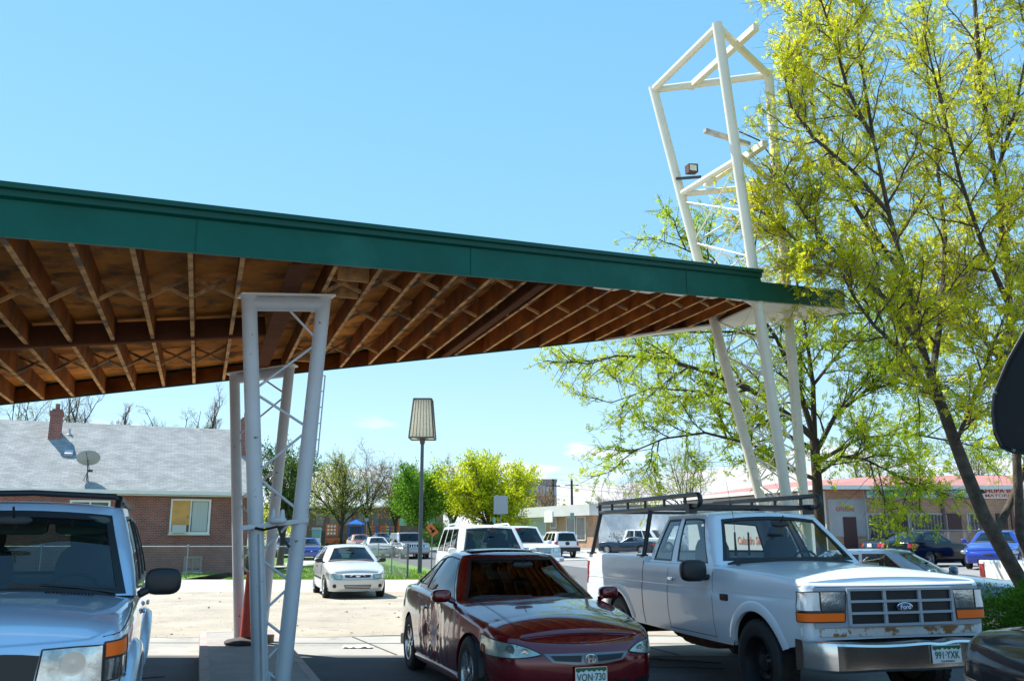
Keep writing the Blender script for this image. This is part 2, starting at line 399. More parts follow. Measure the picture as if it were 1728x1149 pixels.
        for xw in P['xw']:
            u.box(xw-P['ra'], xw+P['ra'], -s.b+.42, s.b-.42, zf, zf+.2)
            for sg in (-1, 1):
                rr = [[(xw+(P['ra']+.01)*math.cos(math.pi*k/14), sg*yy, P['wz']*.6+(P['ra']+.01)*math.sin(math.pi*k/14)+P['wz']*.4) for k in range(15)] for yy in (s.b-.04, s.b-.42)]
                u.grid(rr); u.poly([(xw+P['ra']*math.cos(math.pi*k/14), sg*(s.b-.42), P['wz']+P['ra']*math.sin(math.pi*k/14)) for k in range(15)])
        u.build('underbody', BLK, s.root)
        return o
    # greenhouse -----------------------------------------------------
    def G(s, part, u, t, off=0., sg=1):
        def base(u, t):
            g = s.P['gh']; e = g.get('ease', 0)
            mixf = lambda a_, b_: a_+(b_-a_)*t
            xf, xr, hw, bf, br, c = (mixf(g[k][0], g[k][1]) for k in ('xf', 'xr', 'hw', 'bf', 'br', 'c'))
            bu = g.get('bulge', .03)*4*t*(1-t)*.6
            bx = g.get('bulgef', .03)*4*t*(1-t)
            zb = lambda x: s.deck(x)+s.tab('crown', x)*.5-.015
            if part == 'f':
                y = u*(hw-c); x = xf-bf*u*u+bx; x_b = g['xf'][0]-g['bf'][0]*u*u
            elif part == 'r':
                y = u*(hw-c); x = xr+br*u*u-bx; x_b = g['xr'][0]+g['br'][0]*u*u
            else:
                A = xf-bf-c; B = xr+br+c; x = A+(B-A)*u; A0 = g['xf'][0]-g['bf'][0]-g['c'][0]; B0 = g['xr'][0]+g['br'][0]+g['c'][0]; x_b = A0+(B0-A0)*u
                tp = g.get('tapr', (0, 0)); tq = g.get('tapf', (0, 0))
                y = sg*(hw+bu-mixf(*tp)*max(0, (u-.5)*2)**2-mixf(*tq)*max(0, (.5-u)*2)**2)
            if part in 'fr':
                tp = g.get('tapr' if part == 'r' else 'tapf', (0, 0)); y = u*(hw-c-mixf(*tp))
            zr = float(np.interp(x, [q[0] for q in g['roof']], [q[1] for q in g['roof']]))
            if part in 'fr': zr = zr+g.get('crown', .03)*(1-u*u)*(1 if t > .5 else t*2)
            z0 = zb(x_b)
            return Vector((x, y, z0+(zr-z0)*t))
        p = base(u, t)
        if off:
            e = .004; du = base(u+e, t)-base(u-e, t); dt = base(u, min(t+e, 1))-base(u, max(t-e, 0)); n = du.cross(dt).normalized()
            ref = {'f': Vector((1, 0, 0)), 'r': Vector((-1, 0, 0)), 's': Vector((0, sg, 0))}[part]
            if n.dot(ref) < 0: n = -n
            p = p+n*off
        return p
    def greenhouse(s, glass_ws=None, glass_side=None, interior=True, lowdetail=False):
        g = s.P['gh']; m = MB(); gws = glass_ws or GD; gs = glass_side or gws
        wins = []
        if 'ws' in g: wins.append(('f', 1, -g['ws'][2], g['ws'][2], g['ws'][0], g['ws'][1], 'windshield', gws))
        if 'rw' in g: wins.append(('r', 1, -g['rw'][2], g['rw'][2], g['rw'][0], g['rw'][1], 'rear_window', gs))
        for w_ in g['side']:
            for sg in (1, -1): wins.append(('s', sg, w_[0], w_[1], w_[2], w_[3], 'side_window', gs))
        def lst(vals, lo, hi, n):
            v = set([round(x, 5) for x in vals])|set(round(lo+(hi-lo)*k/n, 5) for k in range(n+1)); v = sorted(v); o = [v[0]]
            for x in v[1:]:
                if x-o[-1] > 1e-4: o.append(x)
            return o
        for part, sg in (('f', 1), ('r', 1), ('s', 1), ('s', -1)):
            W_ = [q for q in wins if q[0] == part and q[1] == sg]
            us = lst([q[2] for q in W_]+[q[3] for q in W_], -1 if part != 's' else 0, 1, 12); ts = lst([q[4] for q in W_]+[q[5] for q in W_], 0, 1, 8)
            for i in range(len(us)-1):
                for j in range(len(ts)-1):
                    uc, tc_ = (us[i]+us[i+1])/2, (ts[j]+ts[j+1])/2
                    if any(q[2] < uc < q[3] and q[4] < tc_ < q[5] for q in W_): continue
                    m.add([s.G(part, a_, b_, 0, sg) for a_, b_ in ((us[i], ts[j]), (us[i+1], ts[j]), (us[i+1], ts[j+1]), (us[i], ts[j+1]))], [(0, 1, 2, 3)])
        # corners
        for sg in (1, -1):
            for part, us_ in (('f', 0), ('r', 1)):
                rows = []
                for k in range(13):
                    t = k/12; p0 = s.G(part, sg, t); p1 = s.G('s', us_, t, 0, sg)
                    cc = Vector((p1.x, p0.y, p0.z*.5+p1.z*.5)); r = []
                    for q in range(5):
                        a_ = math.pi/2*q/4; r.append(cc+Vector(((p0.x-cc.x)*math.cos(a_), (p1.y-cc.y)*math.sin(a_), (p0.z+(p1.z-p0.z)*q/4)-cc.z)))
                    rows.append(r)
                m.grid(rows)
        # roof
        edge = [s.G('f', k/6, 1) for k in range(7)]
        def arc(part, us_, rev):
            p0 = s.G(part, 1, 1); p1 = s.G('s', us_, 1, 0, 1); cc = Vector((p1.x, p0.y, 0)); r = []
            for q in range(1, 4):
                a_ = math.pi/2*q/4; r.append(Vector((cc.x+(p0.x-cc.x)*math.cos(a_), cc.y+(p1.y-cc.y)*math.sin(a_), p0.z+(p1.z-p0.z)*q/4)))
            return r[::-1] if rev else r
        edge += arc('f', 0, False); edge += [s.G('s', k/16, 1, 0, 1) for k in range(17)]; edge += arc('r', 1, True); edge += [s.G('r', 1-k/6, 1) for k in range(7)]
        rows = []
        for p in edge:
            r = []
            zc = float(np.interp(p.x, [q[0] for q in g['roof']], [q[1] for q in g['roof']]))+g.get('crown', .03)
            zc = max(zc, p.z)
            for k in range(17):
                u = 1-2*k/16
                r.append((p.x, p.y*u, p.z+(zc-p.z)*(1-abs(u)**2.4)))
            rows.append(r)
        m.grid(rows)
        o = m.build('cabin', s.paint, s.root, smooth=30); weld(o)
        for part, sg, u0, u1, t0, t1, nm, gm in wins:
            pa, pb = s.G(part, u0, t0, 0, sg), s.G(part, u1, t0, 0, sg); pc = s.G(part, u0, t1, 0, sg); fw = s.P.get('fw', .022)*(1.9 if part == 'f' else 1)
            du = fw/max((pb-pa).length, .05)*(u1-u0); dt = fw/max((pc-pa).length, .05)*(t1-t0)
            n = 10; gm_ = MB()
            gm_.grid([[s.G(part, u0+du+(u1-u0-2*du)*i/n, t0+dt+(t1-t0-2*dt)*j/n, -.006, sg) for i in range(n+1)] for j in range(n+1)])
            gl = gm_.build(nm, gm, s.root, smooth=60)
            if lowdetail and part == 's' and False: continue
            f = MB()
            per = lambda du, dt, off: [s.G(part, u0+du+(u1-u0-2*du)*i/8, t0+dt, off, sg) for i in range(8)]+[s.G(part, u1-du, t0+dt+(t1-t0-2*dt)*i/8, off, sg) for i in range(8)]+\
                [s.G(part, u1-du-(u1-u0-2*du)*i/8, t1-dt, off, sg) for i in range(8)]+[s.G(part, u0+du, t1-dt-(t1-t0-2*dt)*i/8, off, sg) for i in range(8)]
            f.grid([per(0, 0, -.012), per(0, 0, .002), per(du, dt, .002), per(du, dt, -.012)], True)
            f.build('window_seal', BLK, gl, smooth=30)
        if interior:
            i = MB(); rows = []
            for k in range(13):
                u = k/12; p = s.G('s', u, 0, 0, 1); z = s.deck(p.x)+s.tab('crown', p.x)+.012
                rows.append([(p.x, p.y-.03, z), (p.x, 0, z), (p.x, -p.y+.03, z)])
            i.grid(rows); pf = s.G('s', 0, 0, 0, 1); pz = s.deck(pf.x)
            i.ell((pf.x-.05, 0, pz-.02), (.28, s.G('s', 0, 0).y-.08, .10), 3)
            i.ell((pf.x-.2, pf.y*.48, pz+.02), (.12, .18, .07), 2.5)
            pts = [(pf.x-.38+.05*math.sin(2*math.pi*k/16), pf.y*.48+.18*math.cos(2*math.pi*k/16), pz+.0+.15*math.sin(2*math.pi*k/16)) for k in range(17)]
            i.tube(pts, .014, 6); i.build('interior', INT, s.root, smooth=40)
            H = g['roof'][len(g['roof'])//2][1]
            for xx in s.P.get('seats', [pf.x-.85]):
                for sg in (-1, 1):
                    q = MB(); q.ell((xx, sg*pf.y*.5, pz+.02), (.09, .22, max(.12, (H-pz)*.52)), 3.2, 16, 8); q.ell((xx-.03, sg*pf.y*.5, pz+(H-pz)*.62), (.06, .13, .09), 3, 14, 8); q.build('seat', SEAT, s.root, smooth=50)
            q = MB(); q.ell((pf.x-.12, 0, H-.12), (.02, .12, .035), 3, 12, 6); q.tube([(pf.x-.12, 0, H-.12), (pf.x-.05, 0, H-.03)], .008, 6); q.build('inner_mirror', BLK, s.root, smooth=50)
        return o
    # details --------------------------------------------------------
    def patch(s, name, top, bot, mat, off=.004, parent=None, n=10, edge=True, smooth=40):
        """surface-hugging panel between two curves of (q, z)"""
        def cur(c, t):
            k = [q[0] for q in c]; d = np.concatenate([[0], np.cumsum([math.hypot(c[i+1][0]-c[i][0], c[i+1][1]-c[i][1]) for i in range(len(c)-1)])]); d = d/max(d[-1], 1e-6)
            return float(np.interp(t, d, k)), float(np.interp(t, d, [q[1] for q in c]))
        m = MB(); rows = []; N = max(n, len(top)*2)
        for j in range(5):
            v = j/4; r = []
            for i in range(N+1):
                a_, b_ = cur(top, i/N), cur(bot, i/N); q, z = a_[0]+(b_[0]-a_[0])*v, a_[1]+(b_[1]-a_[1])*v
                r.append(s.S(q, z, off))
            rows.append(r)
        m.grid(rows)
        if edge:
            ed = rows[0]+[r[-1] for r in rows[1:]]+rows[-1][::-1][1:]+[r[0] for r in rows[::-1][1:-1]]
            c = Vector(np.mean(np.array(ed), axis=0)); back = [Vector(p)+(Vector((0, 0, c.z))-Vector(p)).normalized()*(off+.012) for p in ed]
            m.grid([ed, back], True)
        o = m.build(name, mat, parent or s.root, smooth=smooth)
        if edge and name in ('headlight', 'side_lens', 'turn_signal', 'tail_light'):
            b = MB(); b.tube([Vector(p) for p in ed]+[Vector(ed[0])], .005, 5); b.build('lamp_bezel', BLK, o, smooth=50)
        return o
    def line(s, pts, wd=.006, mat=None, off=.0015, name='panel_gap', sides=(1, -1), parent=None):
        """thin line following the side: pts (x, z)"""
        for sg in sides:
            m = MB(); P3 = []
            for i in range(len(pts)-1):
                n = max(1, int(math.dist(pts[i], pts[i+1])/.06))
                for k in range(n+(i == len(pts)-2)):
                    t = k/n; P3.append(Vector(s.S(s.qx(pts[i][0]+(pts[i+1][0]-pts[i][0])*t, sg), pts[i][1]+(pts[i+1][1]-pts[i][1])*t, off)))
            rows = []
            for i, p in enumerate(P3):
                d = (P3[min(i+1, len(P3)-1)]-P3[max(i-1, 0)]).normalized(); nn = d.cross(Vector((0, sg, 0))).normalized()*wd/2; rows.append([p-nn, p+nn])
            m.grid(rows); m.build(name, mat or SEAM, parent or s.root)
    def wheels(s, style='alloy', rimmat=None, sp=5, wd=.21, r=None, dy=.0, sides=(1, -1)):
        r = r or s.P['rw']; tm = rmh = None
        for xw in s.P['xw']:
            for sg in sides:
                y = sg*(s.b-wd/2-.02+dy)
                if tm is None:
                    t = tyre_mesh(r, wd).build('wheel', RUB, s.root, smooth=40); q = rim_mesh(r, wd, sp, style).build('rim', rimmat or ALU, t, smooth=35); tm, rmh = t.data, q.data
                else:
                    t = bpy.data.objects.new('wheel', tm); C.objects.link(t); t.parent = s.root; q = bpy.data.objects.new('rim', rmh); C.objects.link(q); q.parent = t
                t.location = (xw, y, r); t.rotation_euler = (0, xw*1.3, 0 if sg > 0 else math.pi)
    def box_on(s, q, z, half, mat, name, off=.0, p=3., parent=None, turn=True):
        a_ = Vector(s.S(q, z, 0)); b_ = Vector(s.S(q, z, .1)); n = (b_-a_).normalized(); t = Vector((-n.y, n.x, 0))
        m = MB(); m.ell((0, 0, 0), half, p, 18, 10); ang = math.atan2(n.y, n.x); o = m.build(name, mat, parent or s.root, smooth=50); o.location = a_+n*off; o.rotation_euler = (0, 0, ang); return o
    def mirror(s, x, y, z, half, mat, arm=.12, face=True, sides=(1, -1)):
        for sg in sides:
            m = MB(); m.ell((x, sg*y, z), half, 3.2, 20, 12); m.tube([(x+.03, sg*(y-half[1]*.8), z-half[2]*.6), (x+.06, sg*(y-half[1]-arm), z-half[2]*.9)], .028, 8)
            o = m.build('mirror', mat, s.root, smooth=50)
            if face:
                f = MB(); f.ell((x-half[0]*.98, sg*y, z), (.006, half[1]*.86, half[2]*.82), 3.4, 16, 8); f.build('mirror_glass', CHR, o, smooth=50)
    def plate(s, q, z, txt=None, off=.02, tilt=0, w_=.155, h_=.077):
        a_ = Vector(s.S(q, z, 0)); b_ = Vector(s.S(q, z, .1)); n = (b_-a_); n.z = 0; n.normalize(); x = Vector((-n.y, n.x, 0)); c = a_+n*off; up = Vector((0, 0, 1))
        m = MB(); m.obox(c, x*w_, n*.003, up*h_); o = m.build('number_plate', PLW, s.root)
        f = c+n*.0045
        if txt:
            g = MB(); top = [(-.97, .92), (.97, .92), (.97, .60), (.8, .42), (.66, .62), (.5, .5), (.36, .68), (.2, .45), (.03, .62), (-.14, .5), (-.3, .72), (-.48, .46), (-.64, .6), (-.8, .4), (-.97, .58)]
            g.prism([f+x*w_*a+up*h_*b for a, b in top], n*.001); g.build('plate_band', PLG, o)
            text(txt, .088, PLG, o, frame(f+n*.002-up*.012, x, up), bold=.012, sx=.80, thick=.0008)
            text('COLORADO', .022, PLG, o, frame(f+n*.002-up*.062, x, up), bold=.01, sx=1.2, thick=.0008)
            b2 = MB()
            for sx_, sz in ((-1, 0), (1, 0), (0, -1), (0, 1)):
                b2.obox(f+x*w_*sx_*.99+up*h_*sz*.98, x*(w_ if sz else .003), n*.002, up*(h_ if sx_ else .003))
            b2.build('plate_rim', CHR, o)
        return o
# ------------------------------------------------------------------ setting: ground
ASPH = M('asphalt', (.085, .085, .088), .9, var=(1.2, .18), bump=(70, .35), var2=(.5, .56, .75, (.13, .125, .12)))
ASPL = M('worn_asphalt', (.21, .205, .20), .9, var=(.8, .15), bump=(60, .3))
CONC = M('concrete', (.31, .30, .275), .85, var=(.9, .16), bump=(35, .25), var2=(1.6, .54, .70, (.20, .19, .175)))
CONCL = M('pale_concrete', (.36, .345, .315), .85, var=(.6, .12), bump=(30, .2))
DIRT = M('gravel_dirt', (.33, .285, .225), .95, var=(.7, .2), bump=(55, .4), var2=(2.3, .57, .70, (.22, .185, .145)))
GRASS = M('grass_ground', (.10, .20, .03), .95, var=(1.5, .3), bump=(30, .8), var2=(.9, .58, .7, (.16, .20, .05)))
m = MB(); xs = [-900, -300, -100, -50, -20, 0, 4]+[9.5+.7*k for k in range(12)]+[20, 30, 60, 120, 300, 900]; ys = [-60, -20, 0, 8, 14, 17]+[19+1.3*k for k in range(10)]+[34, 40, 46]+[48+1.6*k for k in range(29)]+[96, 120, 200, 400, 900]
m.grid([[(x, y, gz(x, y)) for x in xs] for y in ys]); g = m.build('ground', ASPL, smooth=60); g['kind'] = 'structure'
def sheet(name, pts, mat, lift=.004, sub=1):
    m = MB()
    if sub == 1: m.poly([(x, y, gz(x, y)+lift) for x, y in pts])
    else:
        a, b, c, d = [Vector((*p, 0)) for p in pts]; rows = []
        for j in range(sub+1):
            l, r = a.lerp(d, j/sub), b.lerp(c, j/sub); rows.append([(q.x, q.y, gz(q.x, q.y)+lift) for q in (l.lerp(r, i/sub) for i in range(sub+1))])
        m.grid(rows)
    o = m.build(name, mat); o['kind'] = 'structure'; return o
sheet('asphalt_drive', [(-40, 4.5), (40, 4.5), (40, 12.9), (-40, 12.9)], ASPH, .004)
sheet('concrete_pavement', [(-40, 12.9), (6.0, 12.9), (6.0, 15.3), (-40, 15.3)], CONC, .006)
def wob(y, x0, x1, n, a, seed):
    r = random.Random(seed); return [(x0+(x1-x0)*k/n, y+a*math.sin(k*1.3+seed)+r.uniform(-a, a)*.8) for k in range(n+1)]
sheet('gravel_lot', wob(15.3, -40, 3.8, 90, .16, 1)+wob(27.3, -40, 1.6, 50, .15, 2)[::-1], DIRT, .010)
sheet('alley_pavement', [(-60, 27.2), (1.4, 27.2), (-1.5, 35.2), (-60, 35.2)], CONCL, .007)
sheet('lawn', [(-60, 35.2), (-1.2, 35.2), (-10.2, 69), (-60, 72)], GRASS, .016, 30)
sheet('front_path', [(-12.6, 35.2), (-11.2, 35.2), (-12.0, 60), (-14, 60)], CONCL, .016, 12)
sheet('verge_path', [(-6.2, 35.2), (-5.0, 35.2), (-12.6, 66), (-13.8, 66)], CONCL, .018, 14)
sheet('side_street', [(-1.2, 24), (9.5, 20), (-1.0, 72), (-11.2, 72)], ASPH, .012, 36)
sheet('cross_street', [(-60, 72), (60, 72), (60, 84), (-60, 84)], ASPL, .02, 8)
sheet('park_lawn', [(-60, 86), (1, 86), (1, 180), (-60, 180)], GRASS, .03, 30)
sheet('storefront_pavement', [(1, 58), (6.8, 62), (8, 79), (0, 79)], CONCL, .03, 12)
# joints and cracks in the concrete, dark oil patches
JT = M('joint_dark', (.06, .055, .05), .95)
m = MB()
for a, b in (((-2.6, 15.2), (-1.6, 12.95)), ((-7, 14.4), (3, 14.25)), ((1.6, 15.2), (2.3, 12.95)), ((-6.7, 15.2), (-5.9, 12.95))):
    m.beam((*a, .008), (*b, .008), .03, .006)
m.build('pavement_joints', JT)['kind'] = 'structure'
m = MB(); rnd = random.Random(4)
for k in range(9):
    x, y = rnd.uniform(-7, 2), (rnd.uniform(9, 12.5) if k < 4 else rnd.uniform(13.1, 26)); p = []
    for i in range(18):
        p.append((x, y, .008)); x += rnd.uniform(.05, .16); y += rnd.uniform(-.09, .10)
    m.tube(p, .006, 4)
m.build('asphalt_cracks', JT)['kind'] = 'structure'
# stones on the gravel lot: one mass
STONE = M('stone_grey', (.24, .21, .18), .9, var=(3, .4))
m = MB(); rnd = random.Random(9)
for k in range(1500):
    x, y = rnd.uniform(-12, 2.6), 15.2+(rnd.random()**1.3)*12; r = rnd.uniform(.008, .018) if rnd.random() < .96 else rnd.uniform(.03, .06)
    v = [(x+r*math.cos(a+rnd.random())*rnd.uniform(.7, 1.2), y+r*math.sin(a)*rnd.uniform(.7, 1.2), .008) for a in (0, 1.57, 3.14, 4.71)]
    m.add(v+[(x+rnd.uniform(-r, r)*.4, y, .01+r*rnd.uniform(.4, .9))], [(0, 1, 4), (1, 2, 4), (2, 3, 4), (3, 0, 4)])
m.build('loose_stones', STONE)['kind'] = 'stuff'
# grass blades: one mass
GBL = leafmat('grass_blade', (.10, .24, .02), (.28, .36, .05), .35, .7)
m = MB(); rnd = random.Random(5)
for k in range(26000):
    y = 35.25+(rnd.random()**1.7)*18; x = rnd.uniform(-27, -1.3-(y-35)*.34)
    if -12.9 < x < -11 and y < 60: continue
    h = rnd.uniform(.04, .12)*(1.5 if rnd.random() < .1 else 1); a = rnd.uniform(0, 3.14); dx, dy = math.cos(a)*.022, math.sin(a)*.022
    m.add([(x-dx, y-dy, .012), (x+dx, y+dy, .012), (x+rnd.uniform(-.04, .04), y+rnd.uniform(-.04, .04), h)], [(0, 1, 2)])
m.build('lawn_grass', GBL)['kind'] = 'stuff'
# ------------------------------------------------------------------ canopy
GREEN = M('green_enamel', (.002, .090, .064), .5, var=(2.2, .14), spec=.22, var2=(1.0, .55, .78, (.016, .135, .10)))
GREEND = M('green_trim', (.002, .072, .050), .45, spec=.3)
WOOD = M('stained_timber', (.23, .072, .012), .85, spec=.12, var=(2.2, .55), bump=(18, .3), var2=(1.7, .54, .68, (.13, .085, .05)))
WOODE = M('weathered_timber', (.60, .34, .14), .85, spec=.12, var=(6, .4), var2=(3.5, .50, .62, (.17, .13, .10)))
PLY = M('plywood_deck', (.50, .195, .034), .85, spec=.12, var=(1.4, .55), bump=(40, .2), var2=(2.4, .50, .64, (.13, .075, .04)))
STEELR = M('primed_steel', (.12, .045, .022), .85, spec=.05, var=(3, .2))
WPAINT = M('white_soffit', (.78, .76, .70), .5, var=(2, .05))
def cz(t): return CAM_Z+2.46+.125*t         # underside of the joists
def sf(t): return 8.0+.367*t                  # front edge
def sb(t): return 15.06-.288*t                # back edge
T0, T1 = -9.0, 9.75
def cp(t, s, z=0.): p = V*t+U*s; return Vector((p.x, p.y, cz(t)+z))
base = cp(0, 11.5); can = thing('canopy', 'long tapering green edged canopy with an open timber joist underside on white steel frames', 'canopy', (base.x, base.y, 0))
KW = dict(parent=can, world=True)
DK = .27
m = MB(); tt = [T0+(7.59-T0)*k/26 for k in range(27)]+[7.61, 8.2, 9.0, T1]
def fh(t): return .395+.004*(t+2) if t < 7.6 else .27        # height of the green edge
m.grid([[cp(t, sf(t)+.03, min(DK, fh(t)-.05)) for t in tt], [cp(t, (sf(t)+sb(t))/2, DK) for t in tt], [cp(t, sb(t)-.03, min(DK, fh(t)-.05)) for t in tt]])
m.build('roof_deck', PLY, **KW, thick=.02)
m = MB(); m.grid([[cp(t, sf(t)+.02, fh(t)-.03) for t in tt], [cp(t, sb(t)-.02, fh(t)-.03) for t in tt]]); m.build('roof_membrane', M('roof_gravel', (.3, .3, .29), .9), **KW)
def fascia(nm, fn, sgn):
    m = MB(); prof = [(0, -.015), (0, 1), (-.012, 1), (-.012, -.03)]; rows = []
    for t in tt:
        h = fh(t)-(.11 if t < 7.6 else .0); s = fn(t); rows.append([cp(t, s-sgn*a, b*h if b == 1 else b) for a, b in ((.03, -.02), (.03, 1), (.0, 1), (.0, -.02))])
    m.grid(rows, True); m.build(nm, GREEN, **KW, smooth=20)
    m = MB(); rows = []
    for t in tt:
        if t > 7.6: continue
        h = fh(t); s = fn(t); rows.append([cp(t, s-sgn*a, b) for a, b in ((.032, h-.115), (.075, h-.10), (.075, h-.05), (.12, h-.045), (.12, h), (.0, h+.01), (0, h-.115))])
    m.grid(rows, True); m.build('gutter_trim', GREEND, **KW, smooth=20)
fascia('fascia', sf, 1); fascia('fascia', sb, -1)
m = MB(); m.prism([cp(T0, sf(T0), -.02), cp(T0, sb(T0), -.02), cp(T0, sb(T0), fh(T0)), cp(T0, sf(T0), fh(T0))], -V*.03); m.build('fascia', GREEN, **KW)
for t in (2.6, 6.0, -3.2, 8.8, -.2):                # joint lines of the sheet metal
    m = MB(); m.obox(cp(t, sf(t)-.034, fh(t)/2-.06), V*.004+U*.0013, U*.004, Vector((0, 0, (fh(t)-.12)/2))); m.build('fascia_joint', GREEND, **KW)
# joists
k = 0; t = T0+.2; TB = (.73, 3.62)
js = []
while t < 8.0:
    if min(abs(t-b) for b in TB) > .12: js.append(t)
    t += .45
rnd = random.Random(3)
TW = 8.3
for t in js:
    m = MB(); a, b = sf(t)+.06, sb(t)-.06; dk = lambda s: min(DK, fh(t)-.05+(DK-fh(t)+.05)*min(1, (s-a)/1.5)) if fh(t)-.05 < DK else DK
    j = rnd.uniform(-.012, .012)
    vs = [cp(t-.02+j, a, -.0), cp(t+.02+j, a, 0), cp(t+.02+j, b, 0), cp(t-.02+j, b, 0)]; top = [cp(t-.02+j, a, DK-.005), cp(t+.02+j, a, DK-.005), cp(t+.02+j, b, DK-.005), cp(t-.02+j, b, DK-.005)]
    h = min(DK, fh(t)-.05)
    top[0].z = top[1].z = cz(t)+h-.004; top[2].z = top[3].z = cz(t)+h-.004
    mid = [cp(t-.02+j, (a+b)/2, 0), cp(t+.02+j, (a+b)/2, 0), cp(t-.02+j, (a+b)/2, DK-.005), cp(t+.02+j, (a+b)/2, DK-.005)]
    m.add([vs[0], vs[1], top[1], top[0], mid[0], mid[1], mid[3], mid[2], vs[3], vs[2], top[2], top[3]],
          [(0, 1, 2, 3), (0, 4, 5, 1), (1, 5, 6, 2), (2, 6, 7, 3), (3, 7, 4, 0), (4, 8, 9, 5), (5, 9, 10, 6), (6, 10, 11, 7), (7, 11, 8, 4), (8, 11, 10, 9)])
    o = m.build('joist', WOOD, **KW)
    m = MB(); m.obox(cp(t+j, (a+b)/2, -.006), V*.021+Vector((0, 0, .125*.02)), U*(b-a)/2, (0, 0, .005)); m.build('joist_edge', WOODE, o); 
    for v in o.children[0].data.vertices: v.co -= can.location
for fn, d in ((sf, 1), (sb, -1)):               # rim boards behind the fascia
    m = MB(); m.grid([[cp(t, fn(t)+d*.032, z) for t in tt[:-3]] for z in (-.0, .21)]+[[cp(t, fn(t)+d*.06, z) for t in tt[:-3]] for z in (.21, 0)], False); m.build('rim_board', WOOD, **KW)
for s_, rng_ in ((9.6, (-9, 3.2)), (13.4, (-9, 3.2)), (11.1, (1.2, 8.3))):   # crossed bridging
    for i in range(len(js)-1):
        a, b = js[i], js[i+1]
        if b-a > .6 or not (rng_[0] < a < rng_[1]) or not (sf(b)+.2 < s_ < sb(b)-.2): continue
        m = MB(); m.beam(cp(a+.02, s_-.03, .02), cp(b-.02, s_-.03, DK-.03), .03, .035); m.beam(cp(a+.02, s_+.03, DK-.03), cp(b-.02, s_+.03, .02), .03, .035)
        m.build('bridging', WOODE, **KW)
for i, (a, b) in enumerate(((js[20], 1.1), (1.4, 1.85))):
    pass
# steel: centre purlin on the left, two cross beams
m = MB(); m.beam(cp(T0, 11.5, -.03), cp(.62, 11.5, -.03), .10, .025); m.beam(cp(T0, 11.5, .1), cp(.62, 11.5, .1), .02, .24); m.build('ridge_beam', STEELR, **KW)
for t in TB:
    w_ = .10 if t < 2 else .06
    m = MB(); a, b = sf(t)+.08, sb(t)-.08; up = Vector((0, 0, 1))
    m.obox(cp(t, (a+b)/2, -.018), V*w_+up*.125*w_, U*(b-a)/2, up*.012); m.obox(cp(t, (a+b)/2, .10), V*.012, U*(b-a)/2, up*.12); m.build('steel_beam', STEELR, **KW)
up = Vector((0, 0, 1))
for s_ in (9.2, 9.9, 13.9): m = MB(); m.obox(cp(1.4, s_, .12), V*.2, U*.02, up*.09); m.build('blocking', WOODE, **KW)
# white boxed soffit round the tip
m = MB(); P = []
tip = (T1+.25); pol = [(7.2, sf(7.2)+.03), (T1, sf(T1)+.02), (T1+.25, 11.9), (T1, sb(T1)-.02), (6.2, sb(6.2)-.02), (6.6, sb(6.6)-.16), (7.75, sb(7.75)-.42), (7.7, sf(7.7)+.3)]
m.prism([cp(a, b, -.03) for a, b in pol], (0, 0, .028)); m.build('white_soffit', WPAINT, **KW)
m = MB()
for k in range(6): a = 4.4+.62*k; m.prism([cp(a, sf(a)+.035, -.006), cp(a+.45, sf(a+.45)+.035, -.006), cp(a+.38, sf(a+.45)+.12, -.006), cp(a, sf(a)+.09, -.006)], (0, 0, .004))
m.build('soffit_trim', WPAINT, **KW)
m = MB(); e = [cp(T1, sf(T1), -.02), cp(T1+.3, 11.95, -.02), cp(T1, sb(T1), -.02)]; h = fh(T1)
m.prism(e, (0, 0, h)); m.build('tip_cap', GREEN, **KW)
# ------------------------------------------------------------------ support frames
WSTEEL = M('white_pipe_paint', (.56, .57, .58), .42, var=(3, .07), var2=(9, .665, .69, (.14, .11, .09)))
CREAM = M('cream_pipe_paint', (.74, .70, .56), .42, var=(2, .06), var2=(7, .67, .74, (.34, .28, .20)))
RUST = M('rusty_steel', (.16, .07, .04), .85, var=(12, .4))
def vframe(label, tl, tr, bl, br, rods, ladder=False, zb=.14):
    c = (Vector(bl)+Vector(br))/2; o = thing('support_frame', label, 'support frame', (c.x, c.y, zb), 0, 'white pipe frames carrying the canopy')
    K = dict(parent=o, world=True); r = .078
    for a, b in ((tl, bl), (tr, br)):
        m = MB(); m.tube([a, b], r, 24); m.build('column', WSTEEL, **K, smooth=50)
    d = (Vector(tr)-Vector(tl)).normalized(); up = Vector((0, 0, 1))
    m = MB(); m.tube([Vector(tl)-d*.02-up*.08, Vector(tr)+d*.02-up*.08], r, 24); m.build('top_beam', WSTEEL, **K, smooth=50)
    m = MB(); m.obox((Vector(tl)+Vector(tr))/2+up*.005, d*((Vector(tr)-Vector(tl)).length/2+.1), d.cross(up)*.1, up*.012); m.build('cap_plate', WPAINT, **K)
    L_ = lambda f: Vector(tl).lerp(Vector(bl), f); R_ = lambda f: Vector(tr).lerp(Vector(br), f)
    for a, b in zip(rods[:-1], rods[1:]):
        p = (L_ if a[0] == 'L' else R_)(a[1]); q = (L_ if b[0] == 'L' else R_)(b[1])
        if a[0] == 'M': p = (L_(a[1])+R_(a[1]))/2
        m = MB(); m.tube([p, q], .014, 8); m.build('brace_rod', WSTEEL, **K, smooth=50)
    m = MB()
    for p in (bl, br): m.box(p[0]-.14, p[0]+.14, p[1]-.14, p[1]+.14, zb-.005, zb+.015)
    m.build('base_plate', RUST, **K)
    return o, L_, R_, d
ntl, ntr = at(421, 489, 8.98), at(547, 497, 9.40); nbl, nbr = atz(440, 1166, .14), atz(475, 1164, .14)
nbl = Vector((nbl.x, nbl.y, .14)); nbr = Vector((nbr.x, nbr.y, .14))
ntl.z = cz(ntl.dot(V))-.045; ntr.z = cz(ntr.dot(V))-.045
